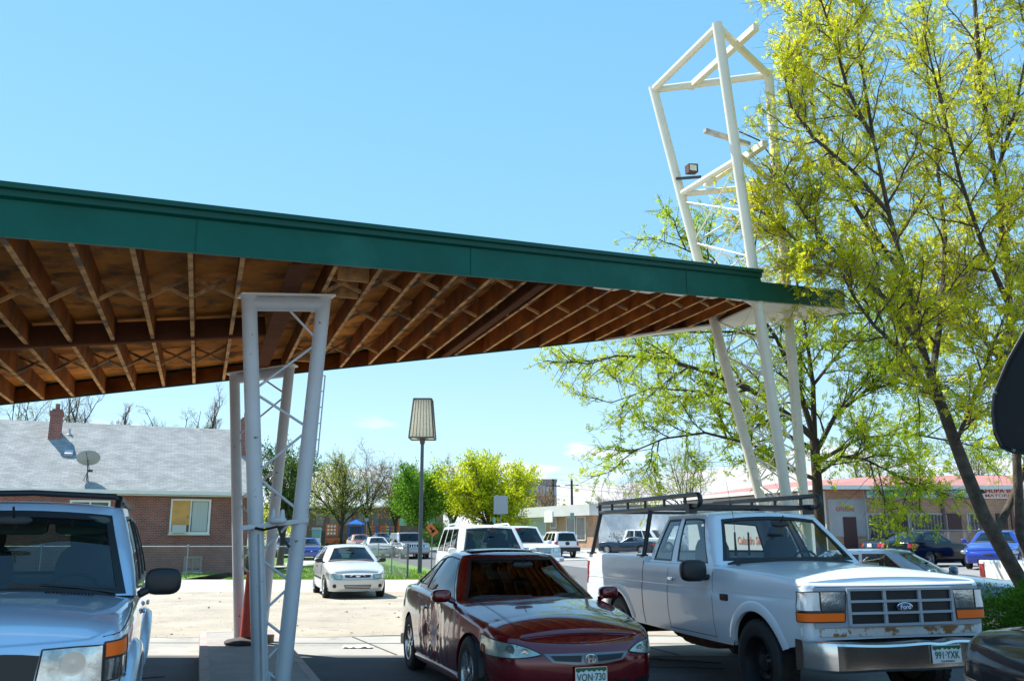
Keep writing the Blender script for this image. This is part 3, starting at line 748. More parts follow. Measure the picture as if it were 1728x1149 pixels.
rods = [('M', .03), ('R', .13), ('L', .28), ('R', .44), ('L', .56), ('R', .665), ('L', .77), ('R', .86), ('L', .93), ('R', .99)]
rods = [('M', .03), ('R', .125), ('L', .255), ('R', .36), ('L', .47), ('R', .575), ('L', .675), ('R', .75), ('L', .82), ('R', .88), ('L', .94), ('R', .985)]
fr1, L_, R_, d_ = vframe('nearer bluish white pipe V frame under the canopy with a junction box', ntl, ntr, nbl, nbr, rods)
K = dict(parent=fr1, world=True)
Z3 = Vector((0, 0, 1)); a, b = L_(.60), R_(.60); m = MB(); m.obox((a+b)/2-Vector((.0, .1, 0)), d_*.34, Vector((.0, .015, 0)), (0, 0, .022)); m.build('cross_bar', WSTEEL, **K)
m = MB(); c = (a+b)/2+d_*.04-Vector((0, .16, -.05)); m.ell(c-Z3*.02, (.085, .05, .035), 3); m.lathe([(.001, .10), (.015, .09), (.032, 0)], 12, c=c+Vector((-.05, 0, 0))); m.lathe([(.001, .09), (.02, .08), (.032, 0)], 12, c=c+Vector((.04, 0, 0))); m.build('lamp_bracket', WSTEEL, **K, smooth=40)
m = MB(); m.tube([a+Vector((.02, -.1, -.02)), a+Vector((.12, -.16, -.04)), c+Vector((0, 0, -.08)), c+Vector((.05, 0, -.2)), c+Vector((.13, 0, -.28))], .014, 6); m.build('cable', BLK, **K, smooth=50)
m = MB(); p = L_(.62)+Vector((.06, -.07, 0)); q = L_(1.0)+Vector((.05, -.08, 0)); m.tube([p, q], .022, 8); m.build('conduit', WSTEEL, **K, smooth=50)
m = MB(); p, q = R_(.215)+Vector((.06, .05, 0)), R_(.43)+Vector((.07, .05, 0)); e = Vector((.028, .015, 0)); m.tube([p, q], .008, 6); m.tube([p+e, q+e], .008, 6)
for k in range(6): z = p.lerp(q, k/5); m.tube([z, z+e], .006, 5)
m.build('ladder_rail', WSTEEL, **K, smooth=50)
m = MB(); m.box(nbr.x-.22, nbr.x-.10, nbr.y-.06, nbr.y+.05, .145, .30); m.build('outlet_box', WSTEEL, **K)
ftl, ftr = at(396, 626, 13.55), at(489, 614, 13.45); fbl, fbr = at(404, 1081, 13.35), at(440, 1082, 13.35); fbl.z = fbr.z = .14
ftl.z = cz(ftl.dot(V))-.045; ftr.z = cz(ftr.dot(V))-.045
rods2 = [('M', .03), ('R', .11), ('L', .25), ('R', .38), ('L', .5), ('R', .62), ('L', .72), ('R', .82), ('L', .9), ('R', .98)]
fr2, *_ = vframe('farther grey pipe V frame under the back edge of the canopy', ftl, ftr, fbl, fbr, rods2)
# traffic island under the frames
def pl(s, w_): p = U*s+Vector((-2.57-(9.67*.0), 0, 0)); return p
ISC = M('island_concrete', (.30, .28, .26), .85, var=(2, .2), bump=(40, .25))
PINK = M('faded_red_kerb', (.40, .27, .25), .8, var=(6, .3), var2=(5, .42, .6, (.34, .32, .30)))
c0 = Vector((-2.57, 9.67, 0)); m = MB()
A = c0-V*.6+U*5.35; B = c0+V*.58+U*5.35; Cc = c0+V*.58-U*4; D = c0-V*.6-U*4
m.prism([D+V*.1, Cc-V*.1, B-V*.1-U*.1, A+V*.1-U*.1], (0, 0, .146)); isl = m.build('traffic_island', ISC); isl['kind'] = 'structure'
m = MB()
for p, q in ((D, A), (B, Cc)):
    dd = V*.1 if p is D else -V*.1; m.prism([p, q, q+dd, p+dd], (0, 0, .15))
m.prism([A+V*.1, B-V*.1, B-V*.1-U*.1, A+V*.1-U*.1], (0, 0, .149)); o = m.build('island_kerb', PINK); o['kind'] = 'structure'
# tall cone beside the far frame
ORG = M('faded_orange_plastic', (.62, .055, .02), .5, var=(4, .15))
cb = at(414, 1090, 13.0); cone = thing('traffic_cone', 'tall narrow faded orange cone on a black rubber foot between the canopy columns', 'traffic cone', (cb.x, cb.y, .146))
m = MB(); m.lathe([(.085, .05), (.045, .95), (.04, .98), (.001, .98)], 20); m.build('cone_body', ORG, cone, smooth=40)
m = MB(); m.lathe([(.30, 0), (.30, .035), (.26, .06), (.1, .09), (.085, .10)], 8); m.build('rubber_foot', RUB, cone)
pt = at(451, 1082, 13.2); t_ = thing('paint_tin', 'small tan tin left at the foot of the far canopy column', 'tin', (pt.x+.02, pt.y, .146)); m = MB(); m.lathe([(.001, 0), (.07, 0), (.075, .1), (.068, .1), (.065, .02), (.001, .02)], 16); m.build('tin_body', M('tan_tin', (.35, .22, .11), .5), t_, smooth=40)
t_ = MB(); q = atz(604, 1090, .03); rnd = random.Random(8); rows = [[(q.x-.22+.44*i/8, q.y-.08+.16*j/4, .012+rnd.random()*.03) for i in range(9)] for j in range(5)]; t_.grid(rows); o = t_.build('crumpled_paper', M('paper_white', (.8, .8, .78), .8)); tagp(o, 'crumpled white paper lying on the sunlit concrete left of the dark red coupe', 'litter')
# ------------------------------------------------------------------ sign tower
TL, TM, TR = at(1103, 152, 14.3), at(1211, 46, 12.25), at(1297, 127, 13.7)
BL, BM_, BR = at(1349, 1085, 13.75), at(1364, 1085, 13.3), at(1376, 1085, 13.7)
for p in (BL, BM_, BR): p.z = 0
c = (BL+BM_+BR)/3; tw = thing('sign_tower', 'tall cream three legged pipe tower of an old sign rising through the canopy tip', 'sign tower', (c.x, c.y, 0)); K = dict(parent=tw, world=True)
for a, b in ((TL, BL), (TM, BM_), (TR, BR)): m = MB(); m.tube([a+(a-b).normalized()*.06, b], .078, 24); m.build('leg', CREAM, **K, smooth=50)
lp = lambda A_, B_, f: A_.lerp(B_, f)
for a, b in ((TL, TM), (TM, TR), (TL, TR)): m = MB(); m.tube([a, b], .062, 20); m.build('top_rail', CREAM, **K, smooth=50)
f = .215
for a, b in ((lp(TL, BL, f), lp(TR, BR, f)), (lp(TL, BL, f), lp(TM, BM_, f+.01)), (lp(TM, BM_, f), lp(TR, BR, f))): m = MB(); m.tube([a, b], .05, 16); m.build('cross_rail', CREAM, **K, smooth=50)
mid = (TL+TR)/2; d = (TM-TL).normalized(); m = MB(); s0 = lp(TL, TR, .35); m.beam(s0-d*.1, s0+d*1.95+Vector((0, 0, .0)), .10, .10); m.build('channel_arm', CREAM, **K)
s0 = lp(lp(TL, BL, .20), lp(TR, BR, .20), .28); m = MB(); m.beam(s0, s0+d*1.75, .10, .10); m.build('channel_arm', CREAM, **K)
e_ = lp(TM, BM_, .175); m = MB(); m.beam(e_-Vector((.42, -.02, 0)), e_+Vector((.35, .4, -.05)), .07, .06); m.build('channel_arm', M('weathered_channel', (.4, .38, .33), .6, var=(9, .4)), **K)
for (A1, B1), (A2, B2) in (((TL, BL), (TM, BM_)), ((TM, BM_), (TR, BR)), ((TL, BL), (TR, BR))):
    fs = [.23, .31, .385, .455, .52, .58, .635, .69, .74, .79, .835, .88]
    for i in range(len(fs)-1):
        p, q = lp(A1, B1, fs[i]), lp(A2, B2, fs[i+1]); p2, q2 = lp(A2, B2, fs[i]), lp(A1, B1, fs[i+1])
        for a, b in ((p, q), (p2, q2)): m = MB(); m.tube([a, b], .012, 6); m.build('brace_rod', CREAM, **K)
fl = lp(TL, BL, .19); m = MB(); m.beam(fl-Vector((.05, .12, 0)), fl+Vector((.35, -.25, -.02)), .06, .03); m.build('lamp_shelf', M('dark_bracket', (.05, .05, .05), .5), **K)
m = MB(); m.obox(fl+Vector((.20, -.22, .13)), (.085, .03, .01), (-.02, .06, 0), (0, .0, .075)); fo = m.build('floodlight', M('brown_metal', (.10, .05, .035), .5), **K)
m = MB(); m.obox(fl+Vector((.215, -.285, .13)), (.06, .02, 0), (0, .004, 0), (0, 0, .05)); o = m.build('lamp_glass', M('lamp_white_glass', (.7, .7, .66), .2), fo)
for v in o.data.vertices: v.co -= tw.location
m = MB(); p0 = lp(TM, BM_, .178); p1 = lp(TR, BR, .2); m.tube([p0+Vector((.1, 0, 0)), p0+Vector((.45, .2, -.05)), (p0+p1)/2+Vector((.3, 0, -.1)), p1+Vector((-.35, -.1, -.7)), p1+Vector((-.5, -.1, -1.4))], .012, 6); m.build('cable', BLK, **K, smooth=60)
# ------------------------------------------------------------------ street lamp
b = atz(708, 968, 0); lz = at(713, 740, b.y).z; lt = at(713, 675, b.y).z
lamp = thing('street_lamp', 'tall grey pole lamp with a tapered milky lantern beside the white hatchback', 'street lamp', (b.x, b.y, 0))
POLE = M('galvanised_grey', (.085, .09, .10), .55, var=(4, .15))
m = MB(); m.tube([(0, 0, 0), (0, 0, lz-.02)], [.10, .075], 14); m.build('pole', POLE, lamp, smooth=50)
hh = lt-lz; wb, wt = .56, .40; m = MB()
for sx in (-1, 1):
    for sy in (-1, 1): m.beam((sx*wb, sy*wb, lz), (sx*wt, sy*wt, lt), .05, .05)
    m.beam((sx*wt, -wt, lt), (sx*wt, wt, lt), .07, .06); m.beam((-wt, sx*wt, lt), (wt, sx*wt, lt), .06, .07); m.beam((sx*wb, -wb, lz), (sx*wb, wb, lz), .06, .05); m.beam((-wb, sx*wb, lz), (wb, sx*wb, lz), .05, .06)
m.box(-wt, wt, -wt, wt, lt, lt+.04); m.lathe([(.001, .1), (.25, .04)], 4, c=(0, 0, lt)); m.lathe([(.1, -.25), (.14, -.02), (.3, 0)], 12, c=(0, 0, lz)); [m.beam((wb*(k/3.5-1)*.98, -wb-.005, lz), (wt*(k/3.5-1)*.98, -wt-.005, lt), .02, .02) for k in range(1, 7)]; m.build('lantern_frame', M('bronze_metal', (.10, .08, .06), .5), lamp)
m = MB(); w1, w2 = wb-.03, wt-.03; m.grid([[(-w1, -w1, lz+.02), (w1, -w1, lz+.02), (w1, w1, lz+.02), (-w1, w1, lz+.02)], [(-w2, -w2, lt-.02), (w2, -w2, lt-.02), (w2, w2, lt-.02), (-w2, w2, lt-.02)]], True); m.poly([(-w1, -w1, lz+.02), (w1, -w1, lz+.02), (w1, w1, lz+.02), (-w1, w1, lz+.02)])
m.build('lantern_panes', leafmat('milky_pane', (.80, .74, .62), (.86, .82, .72), .6, 2), lamp)
# ------------------------------------------------------------------ paints
def metal_paint(name, col, met=.6, rough=.28): return M(name, col, rough, met, coat=1., var=(1.5, .04))
P_RED = metal_paint('deep_red_paint', (.15, .002, .006), .2, .2)
P_SILV = metal_paint('pale_silver_blue_paint', (.50, .63, .76), .35, .34)
P_TRUCK = M('old_white_paint', (.71, .765, .82), .24, coat=.5, var=(.9, .04), var2=(1.6, .66, .78, (.55, .55, .53)))
P_WHITE = M('clean_white_paint', (.78, .78, .77), .22, coat=.8)
P_CREAMW = M('light_silver_paint', (.62, .62, .60), .28, .25, coat=.8)
P_BLACK = M('black_paint', (.004, .006, .009), .1, spec=.35)
P_NAVY = metal_paint('navy_paint', (.012, .03, .06), .4)
P_BLUE = metal_paint('bright_blue_paint', (.015, .045, .34), .4)
P_SLATE = metal_paint('slate_blue_paint', (.07, .13, .22), .5)
P_TAN = metal_paint('copper_paint', (.35, .12, .06), .4)
P_GREYS = metal_paint('grey_silver_paint', (.36, .37, .38), .7)
def fwd(azd): a = R(azd); return (-math.sin(a), math.cos(a))   # facing direction, degrees left of straight ahead
def place(front_xy, f, L): return (front_xy[0]-f[0]*L/2, front_xy[1]-f[1]*L/2, 0)
# ------------------------------------------------------------------ dark red coupe
Fz = fwd(180+18.5)
def dent(X, z):
    d = .0
    d += .050*math.exp(-((X-.12)/.20)**2-((z-.62)/.20)**2)+.045*math.exp(-((X+.28)/.14)**2-((z-.50)/.16)**2)-.018*math.exp(-((X+.07)/.06)**2-((z-.48)/.22)**2)
    d += .022*math.sin(X*31+z*9)*math.exp(-((X-.0)/.42)**2-((z-.55)/.24)**2)+.010*math.sin(X*57-z*38)*math.exp(-((X+.05)/.4)**2-((z-.5)/.25)**2)
    return d
PC = dict(L=4.77, W=1.81, bf=.30, cf=.50, cfy=.26, br=.16, cr=.34, tf=.09, tr=.10, step=.045, xw=(1.42, -1.25), rw=.325, ra=.362, wz=.325, fw=.02,
  low=[(-2.4, .24), (-1.7, .20), (1.8, .17), (2.4, .22)],
  deck=[(-2.40, .93), (-2.2, .965), (-1.6, 1.0), (-1.0, 1.0), (.0, .965), (.8, .925), (1.3, .86), (1.8, .785), (2.1, .73), (2.40, .655)],
  crown=[(-2.4, .02), (-1.9, .05), (-1.2, .02), (.6, .02), (.95, .075), (1.7, .085), (2.2, .04), (2.4, .015)],
  f=[(.17, .10), (.26, .03), (.34, .005), (.48, .0), (.55, .012), (.62, .05), (.8, .12)], r=[(.2, .10), (.35, .02), (.6, .0), (.72, .03), (.95, .08)],
  s=[(.17, .075), (.24, .035), (.40, .006), (.58, .0), (.72, .012), (.86, .030), (1.0, .055)], sr=.06, srf=.07, dent=(-1, dent), seats=[-.15],
  gh=dict(xf=(.98, .20), xr=(-1.85, -1.10), hw=(.82, .56), bf=(.26, .14), br=(.18, .12), c=(.05, .06), bulge=.05, bulgef=.03, crown=.04, tapr=(.10, .03), tapf=(.03, .01),
    roof=[(-1.2, 1.30), (-.8, 1.375), (-.3, 1.415), (.1, 1.385), (.3, 1.33)], ws=(.03, .965, .985), rw=(.08, .95, .93), side=[(.02, .555, .05, .93), (.575, .95, .12, .90)]))
cpe = Car('parked_coupe', 'shiny dark red coupe with a crumpled door and plate VQN 730', 'car', place((.70, 8.45), Fz, 4.77), Fz, P_RED, PC)
cpe.body(); cpe.greenhouse(glass('coupe_glass', (.07, .085, .085), .62), glass('coupe_side_glass', (.10, .12, .12), .9)); cpe.wheels('alloy', sp=5, wd=.21)
# sunroof, lamps, grille, mirrors
s_ = cpe; g = s_.P['gh']; m = MB(); rows = []
for i in range(9):
    x = -.60+.56*i/8; rows.append([(x, y, float(np.interp(x, [q[0] for q in g['roof']], [q[1] for q in g['roof']]))+.008+.04*(1-(abs(y)/.58)**2.4)) for y in np.linspace(-.42, .42, 11)])
m.grid(rows); m.build('sunroof', BLKG, s_.root, smooth=40, thick=.006)
for sg in (1, -1):
    Q = lambda y: s_.qy(sg*y); k = s_.sl[23]
    top = [(Q(.44), .575), (Q(.54), .622), (Q(.66), .655), (sg*k*.90, .69), (sg*(k+.0), .705), (sg*(k+.06), .705)]; bot = [(Q(.44), .565), (Q(.54), .545), (Q(.66), .535), (sg*k*.90, .535), (sg*(k+.0), .545), (sg*(k+.05), .56)]
    o = s_.patch('headlight', top, bot, LENSO, .006)
    s_.patch('turn_signal', [(sg*(k-.06), .61), (sg*(k+.015), .62)], [(sg*(k-.06), .545), (sg*(k+.01), .555)], AMB, .009, parent=o)
    s_.patch('fog_pocket', [(Q(.50), .33), (Q(.72), .34)], [(Q(.52), .24), (Q(.70), .25)], BLK, .004)
g_ = s_.patch('grille', [(s_.qy(-.42), .575), (s_.qy(-.2), .578), (s_.qy(.2), .578), (s_.qy(.42), .575)], [(s_.qy(-.34), .505), (s_.qy(-.15), .482), (s_.qy(.15), .482), (s_.qy(.34), .505)], M('grille_grey', (.20, .21, .22), .3, .7), .012)
for sg in (1, -1): s_.patch('grille_opening', [(s_.qy(sg*.075), .558), (s_.qy(sg*.36), .560)], [(s_.qy(sg*.085), .503), (s_.qy(sg*.32), .518)], BLK, .018, parent=g_)
s_.patch('lower_intake', [(s_.qy(-.44), .33), (s_.qy(.44), .33)], [(s_.qy(-.40), .22), (s_.qy(.40), .22)], BLK, .004)
s_.patch('panel_gap', [(s_.qy(-.9), .398), (s_.qy(.9), .398)], [(s_.qy(-.9), .392), (s_.qy(.9), .392)], SEAM, .0015, edge=False)
c = Vector(s_.S(0, .53, .03)); m = MB()                     # badge: upright bars and crossbar in a rounded ring
for sg in (1, -1): m.obox(c+Vector((0, sg*.022, 0)), (.005, 0, 0), (0, .008, .0), (0, sg*.006, .032))
m.obox(c, (.005, 0, 0), (0, .018, 0), (0, 0, .006)); m.tube([c+Vector((0, .046*math.copysign(abs(math.cos(a))**.7, math.cos(a)), .038*math.copysign(abs(math.sin(a))**.7, math.sin(a)))) for a in np.linspace(0, 2*math.pi, 29)], .004, 6); m.build('badge', CHR, g_)
s_.plate(s_.qy(.0), .385, 'VQN·730', .03)
s_.mirror(.70, .965, .995, (.08, .105, .068), P_RED, .03)
s_.line([(.86, .95), (.80, .80), (.72, .30)]); s_.line([(-.52, .98), (-.56, .7), (-.50, .32), (-.40, .28)]); s_.line([(-.45, .275), (.74, .275)], .005)
for sg in (1, -1): s_.box_on(s_.qx(-.40, sg), .80, (.014, .10, .016), P_RED, 'door_handle', .02)
for sg in (1, -1): s_.box_on(s_.qx(.12, sg), .225, (.02, 1.0, .035), P_RED, 'side_skirt', .0, 6)
m = MB()
for y0, y1 in ((.0, .52), (-.62, -.05)): 
    p = s_.G('f', y0/.75, .02, .02); q = s_.G('f', y1/.75, .10, .02); m.tube([p, q], .008, 6); m.beam(q-Vector((0, .3, 0)), q+Vector((0, .02, .0)), .012, .02)
m.build('wiper', BLK, s_.root)
for y in (-.62, .62):
    pts = [Vector((x, y*(1-.10*(x-1)), s_.deck(x)+s_.tab('crown', x)*(1-(y/.86)**2)+.001)) for x in np.linspace(1.03, 2.05, 14)]; m = MB(); m.grid([[p+Vector((0, -.003, 0)) for p in pts], [p+Vector((0, .003, 0)) for p in pts]]); m.build('panel_gap', SEAM, s_.root)
def reflector(s_, q, z, r, par=None, off=.006):
    a_ = Vector(s_.S(q, z, 0)); b_ = Vector(s_.S(q, z, .1)); n = (b_-a_).normalized(); t1 = n.orthogonal().normalized(); t2 = n.cross(t1); c = a_+n*off; m = MB()
    m.grid([[c+n*(.004-.006*k*(1-k))+t1*r*k*math.cos(x)+t2*r*k*math.sin(x) for x in np.linspace(0, 2*math.pi, 21)[:-1]] for k in (.02, .35, .4, .8, .85, 1)], True)
    m.build('reflector', M('lamp_reflector', (.48, .51, .50), .16, .9), par or s_.root, smooth=25)
for sg in (1, -1): reflector(s_, s_.qy(sg*.58), .585, .036); reflector(s_, s_.qy(sg*.70), .61, .048)
# ------------------------------------------------------------------ white pickup
Ft = fwd(180+15.5)
PT = dict(L=5.75, W=2.0, bf=.05, cf=.10, cfy=.08, br=.03, cr=.06, tf=.03, tr=.0, step=.08, xw=(1.93, -1.60), rw=.40, ra=.47, wz=.42, fw=.025, nf=10,
  low=[(-2.88, .62), (-1.0, .52), (1.2, .50), (2.5, .60), (2.88, .70)], xs=[-.775, -.765, -2.80, -2.815],
  deck=[(-2.88, 1.36), (-.775, 1.36), (-.765, 1.30), (1.18, 1.29), (1.9, 1.265), (2.75, 1.205), (2.88, 1.18)],
  crown=[(-2.88, 0), (.9, .0), (1.15, .05), (2.0, .055), (2.7, .045), (2.88, .02)],
  f=[(.6, .03), (.78, .015), (1.16, .02), (1.3, .05)], r=[(.6, .02), (1.4, .0)],
  s=[(.50, .055), (.60, .03), (.80, .004), (.98, .0), (1.02, .010), (1.06, .014), (1.10, .012), (1.30, .035), (1.40, .045)], sr=.03, srf=.05, bed=(-2.805, -.77, .84), seats=[.15],
  gh=dict(xf=(1.20, .68), xr=(-.72, -.60), hw=(.93, .70), bf=(.10, .06), br=(.01, .01), c=(.05, .09), bulge=.03, bulgef=.015, crown=.045,
    roof=[(-.7, 1.83), (-.4, 1.86), (.3, 1.865), (.7, 1.83)], ws=(.08, .93, .965), rw=(.22, .85, .93), side=[(.07, .54, .06, .92), (.63, .94, .06, .92)]))
GT = glass('pale_glass', (.74, .80, .78), .9)
reflector_ = reflector
trk = Car('pickup_truck', 'old white pickup truck with black ladder rack and plate 991 YXK', 'pickup truck', place((3.60, 8.55), Ft, 5.75), Ft, P_TRUCK, PT)
s_ = trk; s_.root.location.z = .0; s_.body(); s_.greenhouse(GT, GT); s_.wheels('steel', BLK, wd=.25, r=.40)
GRY = M('grey_grille_plastic', (.34, .37, .41), .42); k = s_.sl[s_.pt.shape[0]*0+18] if False else None
yq = lambda y: s_.qy(y) if abs(y) < .90 else math.copysign(s_.qy(.88)+(abs(y)-.88)*1.1, y)
q0 = s_.qy(.885); qe = s_.sl[18]
m = MB(); xg = Vector(s_.S(0, .95)).x
g_ = s_.patch('grille_surround', [(s_.qy(-.90), 1.15), (s_.qy(.90), 1.15)], [(s_.qy(-.90), .80), (s_.qy(.90), .80)], GRY, .02)
gi = s_.patch('grille', [(s_.qy(-.565), 1.125), (s_.qy(.565), 1.125)], [(s_.qy(-.545), .825), (s_.qy(.545), .825)], BLK, .022, parent=g_)
m = MB()
for z in (1.13, 1.026, .923, .82): p, q = Vector(s_.S(s_.qy(-.56), z, .035)), Vector(s_.S(s_.qy(.56), z, .035)); m.beam(p, Vector((s_.S(0, z, .04)[0], 0, z)), .03, .022); m.beam(Vector((s_.S(0, z, .04)[0], 0, z)), q, .03, .022)
m.build('grille_bar', GRY, gi)
for y in (-.56, -.19, .19, .56): m = MB(); m.beam(s_.S(s_.qy(y), .81, .032), s_.S(s_.qy(y), 1.14, .032), .03, .026); m.build('grille_post', GRY, gi); 
OV = M('emblem_blue', (.01, .03, .20), .2, coat=.6); m = MB(); c = Vector(s_.S(0, .975, .055)); m.ell(c, (.012, .078, .032), 2, 28, 8); e = m.build('badge', OV, g_, smooth=60)
m = MB(); m.tube([c+Vector((.004, .080*math.cos(a), .034*math.sin(a))) for a in np.linspace(0, 2*math.pi, 33)], .004, 6); m.build('badge_rim', CHR, e)
text('Ford', .058, PLW, e, frame(c+Vector((.0165, 0, -.003)), (0, 1, 0), (0, 0, 1)), bold=.015, thick=.001)
for sg in (1, -1):
    h = s_.patch('headlight', [(s_.qy(sg*.585), 1.115), (s_.qy(sg*.835), 1.115)], [(s_.qy(sg*.60), .945), (s_.qy(sg*.835), .945)], LENS, .030)
    s_.patch('side_lens', [(s_.qy(sg*.842), 1.115), (sg*(qe+.03), 1.112)], [(s_.qy(sg*.842), .945), (sg*(qe+.03), .945)], M('ribbed_lens', (.72, .74, .74), .2, .3, bump=(30, .12)), .030)
    s_.patch('turn_signal', [(s_.qy(sg*.60), .932), (sg*(qe+.03), .932)], [(s_.qy(sg*.61), .85), (sg*(qe+.03), .85)], AMB, .030)
RPAINT = M('rusting_white_paint', (.66, .66, .64), .5, var2=(7, .50, .56, (.30, .13, .03)), bump=(40, .4))
s_.patch('rusty_valance', [(-qe-.02, .795), (s_.qy(-.5), .79), (s_.qy(.5), .79), (qe+.02, .795)], [(-qe-.02, .725), (s_.qy(-.5), .72), (s_.qy(.5), .72), (qe+.02, .725)], RPAINT, .012)
s_.patch('panel_gap', [(-qe-.02, 1.160), (qe+.02, 1.160)], [(-qe-.02, 1.152), (qe+.02, 1.152)], SEAM, .021, edge=False)
# bumper: bent chrome channel
CHO = M('tarnished_chrome', (.80, .78, .73), .2, 1.0, var2=(7, .66, .70, (.30, .16, .07)), bump=(3.0, .12))
m = MB(); rows = []
for i in range(37):
    u = -1+2*i/36; y = u*1.0; bx = 3.06-.03*u*u-.26*max(0, abs(u)-.80)/.20*max(0, abs(u)-.80)/.20*1.0; bx += .016*math.sin(u*7+1); zz = -.02*math.exp(-((u-.25)/.12)**2)+.012*math.sin(u*5)
    rows.append([(bx-.12, y, .685+zz), (bx-.035, y, .685+zz), (bx-.008, y, .675+zz), (bx, y, .655+zz), (bx+.004, y, .56+zz), (bx, y, .46), (bx-.03, y, .435), (bx-.12, y, .43)])
m.grid(rows); m.poly(rows[0]); m.poly(rows[-1][::-1]); o = m.build('front_bumper', CHO, s_.root, smooth=50); weld(o, .0008, 18)
s_.plate(s_.qy(-.0), .56, None) if False else None
f = MB(); pc = Vector((3.092, .26, .575)); x = Vector((0, 1, 0)); up = Vector((0, 0, 1)); f.obox(pc, (.003, 0, 0), x*.155, up*.077); o = f.build('number_plate', PLW, s_.root)
f = MB(); top = [(-.97, .92), (.97, .92), (.97, .60), (.8, .42), (.66, .62), (.5, .5), (.36, .68), (.2, .45), (.03, .62), (-.14, .5), (-.3, .72), (-.48, .46), (-.64, .6), (-.8, .4), (-.97, .58)]
f.prism([pc+Vector((.0045, 0, 0))+x*.155*a+up*.077*b for a, b in top], (.001, 0, 0)); f.build('plate_band', PLG, o)
text('991·YXK', .088, PLG, o, frame(pc+Vector((.006, 0, -.012)), x, up), bold=.012, sx=.80, thick=.0008); text('COLORADO', .022, PLG, o, frame(pc+Vector((.006, 0, -.062)), x, up), bold=.01, sx=1.2, thick=.0008)
# fender flare lips, panel gaps, trim, handles
for xw in PT['xw']:
    for sg in (1, -1):
        rows = []
        for k in range(0, 21):
            a_ = .30+(math.pi-.60)*k/20
            r = []
            for rr, of in ((.462, -.03), (.462, .012), (.50, .020), (.56, .002), (.56, -.004)):
                X, Z = xw+rr*math.cos(a_), .42+rr*math.sin(a_); r.append(s_.S(s_.qx(X, sg), min(Z, s_.deck(X)-.03), of))
            rows.append(r)
        m = MB(); m.grid(rows); m.build('wheel_arch', P_TRUCK, s_.root, smooth=50)
s_.line([(1.10, 1.28), (1.10, .54)], .008); s_.line([(-.02, 1.30), (-.02, .54)], .008); s_.line([(-.77, 1.30), (-.77, .54)], .016)
s_.line([(-.02, .555), (1.10, .555)], .006); s_.line([(-2.8, 1.045), (2.6, 1.045)], .012, P_TRUCK, .006, 'body_crease')
for sg in (1, -1):
    s_.box_on(s_.qx(.10, sg), 1.12, (.02, .09, .018), CHR, 'door_handle', .015)
    m = MB(); a_ = s_.G('s', .0, 1, .01, sg); b_ = s_.G('s', 1, 1, .01, sg); m.beam(a_-Vector((0, 0, .01)), b_-Vector((0, 0, .01)), .02, .018); m.build('drip_rail', P_TRUCK, s_.root)
    s_.box_on(s_.qx(1.36, sg), .98, (.006, .09, .035), BLKG, 'fender_badge', .0, 6)
m = MB(); m.ell((1.02, -1.17, 1.24), (.075, .15, .115), 3.4, 20, 12); m.tube([(1.0, -1.04, 1.16), (1.02, -.93, 1.18)], .03, 8); o = m.build('mirror', BLK, s_.root, smooth=50); f = MB(); f.ell((.95, -1.17, 1.24), (.006, .12, .09), 3.4, 16, 8); f.build('mirror_glass', CHR, o)
m = MB(); m.tube([(1.32, -.78, 1.30), (1.28, -.79, 1.8), (1.2, -.81, 2.2)], [.004, .003, .002], 6); m.lathe([(.03, 0), (.02, .03), (.001, .04)], 12, c=(1.32, -.78, 1.29)); m.build('antenna', BLK, s_.root)
m = MB()
for y0, y1 in ((.05, .62), (-.7, -.1)): p = s_.G('f', y0/.88, .03, .02); q = s_.G('f', y1/.88, .10, .02); m.tube([p, q], .009, 6)
m.build('wiper', BLK, s_.root)
for y in (.30, .50): MB().box(-.66, -.65, y-.012, y+.012, 1.36, 1.66).build('window_divider', BLK, s_.root)
m = MB(); m.add([(.02, .80, 1.44), (-.18, .80, 1.44), (-.12, .77, 1.66)], [(0, 1, 2)]); m.build('orange_triangle', M('orange_card', (.8, .10, .03), .6), s_.root, thick=.003)
# ladder rack
RK = M('black_rack', (.014, .015, .017), .4); rk = MB()
def rail(y, x0, x1, zt=2.09, zb=1.955):
    m = MB(); r = .030
    pts = [(x0, y, zb), (x1-.07, y, zb)]+[(x1-.07+.07*math.sin(a), y, (zt+zb)/2-(zt-zb)/2*math.cos(a)) for a in np.linspace(.3, math.pi-.3, 7)]+[(x1-.07, y, zt), (x0, y, zt)]
    m.tube(pts, r, 10); m.tube([(x0, y, zb), (x0, y, zt)], r*.9, 8)
    for q in np.linspace(x0+.5, x1-.4, 5): m.beam((q, y, zb), (q, y, zt), .03, .03, up=(1, 0, 0))
    m.build('rack_rail', RK, s_.root, smooth=50)
rail(-.80, -2.72, .55); rail(.80, -2.72, .55)
for x in (-2.68, -.86):
    for sg in (1, -1): m = MB(); m.tube([(x-(.05 if x < -2 else -.03), sg*.93, 1.36), (x, sg*.80, 1.955)], .032, 8); m.obox((x-.05*(x < -2), sg*.94, 1.37), (.07, 0, 0), (0, .05, 0), (0, 0, .01)); m.build('rack_post', RK, s_.root, smooth=50)
for x in (-2.68, -.86, .30): m = MB(); m.beam((x, -.8, 1.96), (x, .8, 1.96), .05, .04); m.build('rack_crossbar', RK, s_.root)
for sg in (1, -1): m = MB(); m.obox((.3, sg*.8, 1.93), (.05, 0, 0), (0, .05, 0), (0, 0, .06)); m.build('rack_clamp', RK, s_.root)
s_.patch('tail_light', [(s_.qx(-2.74, -1), 1.25), (s_.qr(-.88), 1.25)], [(s_.qx(-2.74, -1), .95), (s_.qr(-.88), .95)], REDL, .006); s_.patch('tail_light', [(s_.qr(.88), 1.25), (s_.qx(-2.74, 1), 1.25)], [(s_.qr(.88), .95), (s_.qx(-2.74, 1), .95)], REDL, .006)
m = MB(); m.box(-3.02, -2.86, -.95, .95, .50, .66); m.build('rear_bumper', CHO, s_.root)
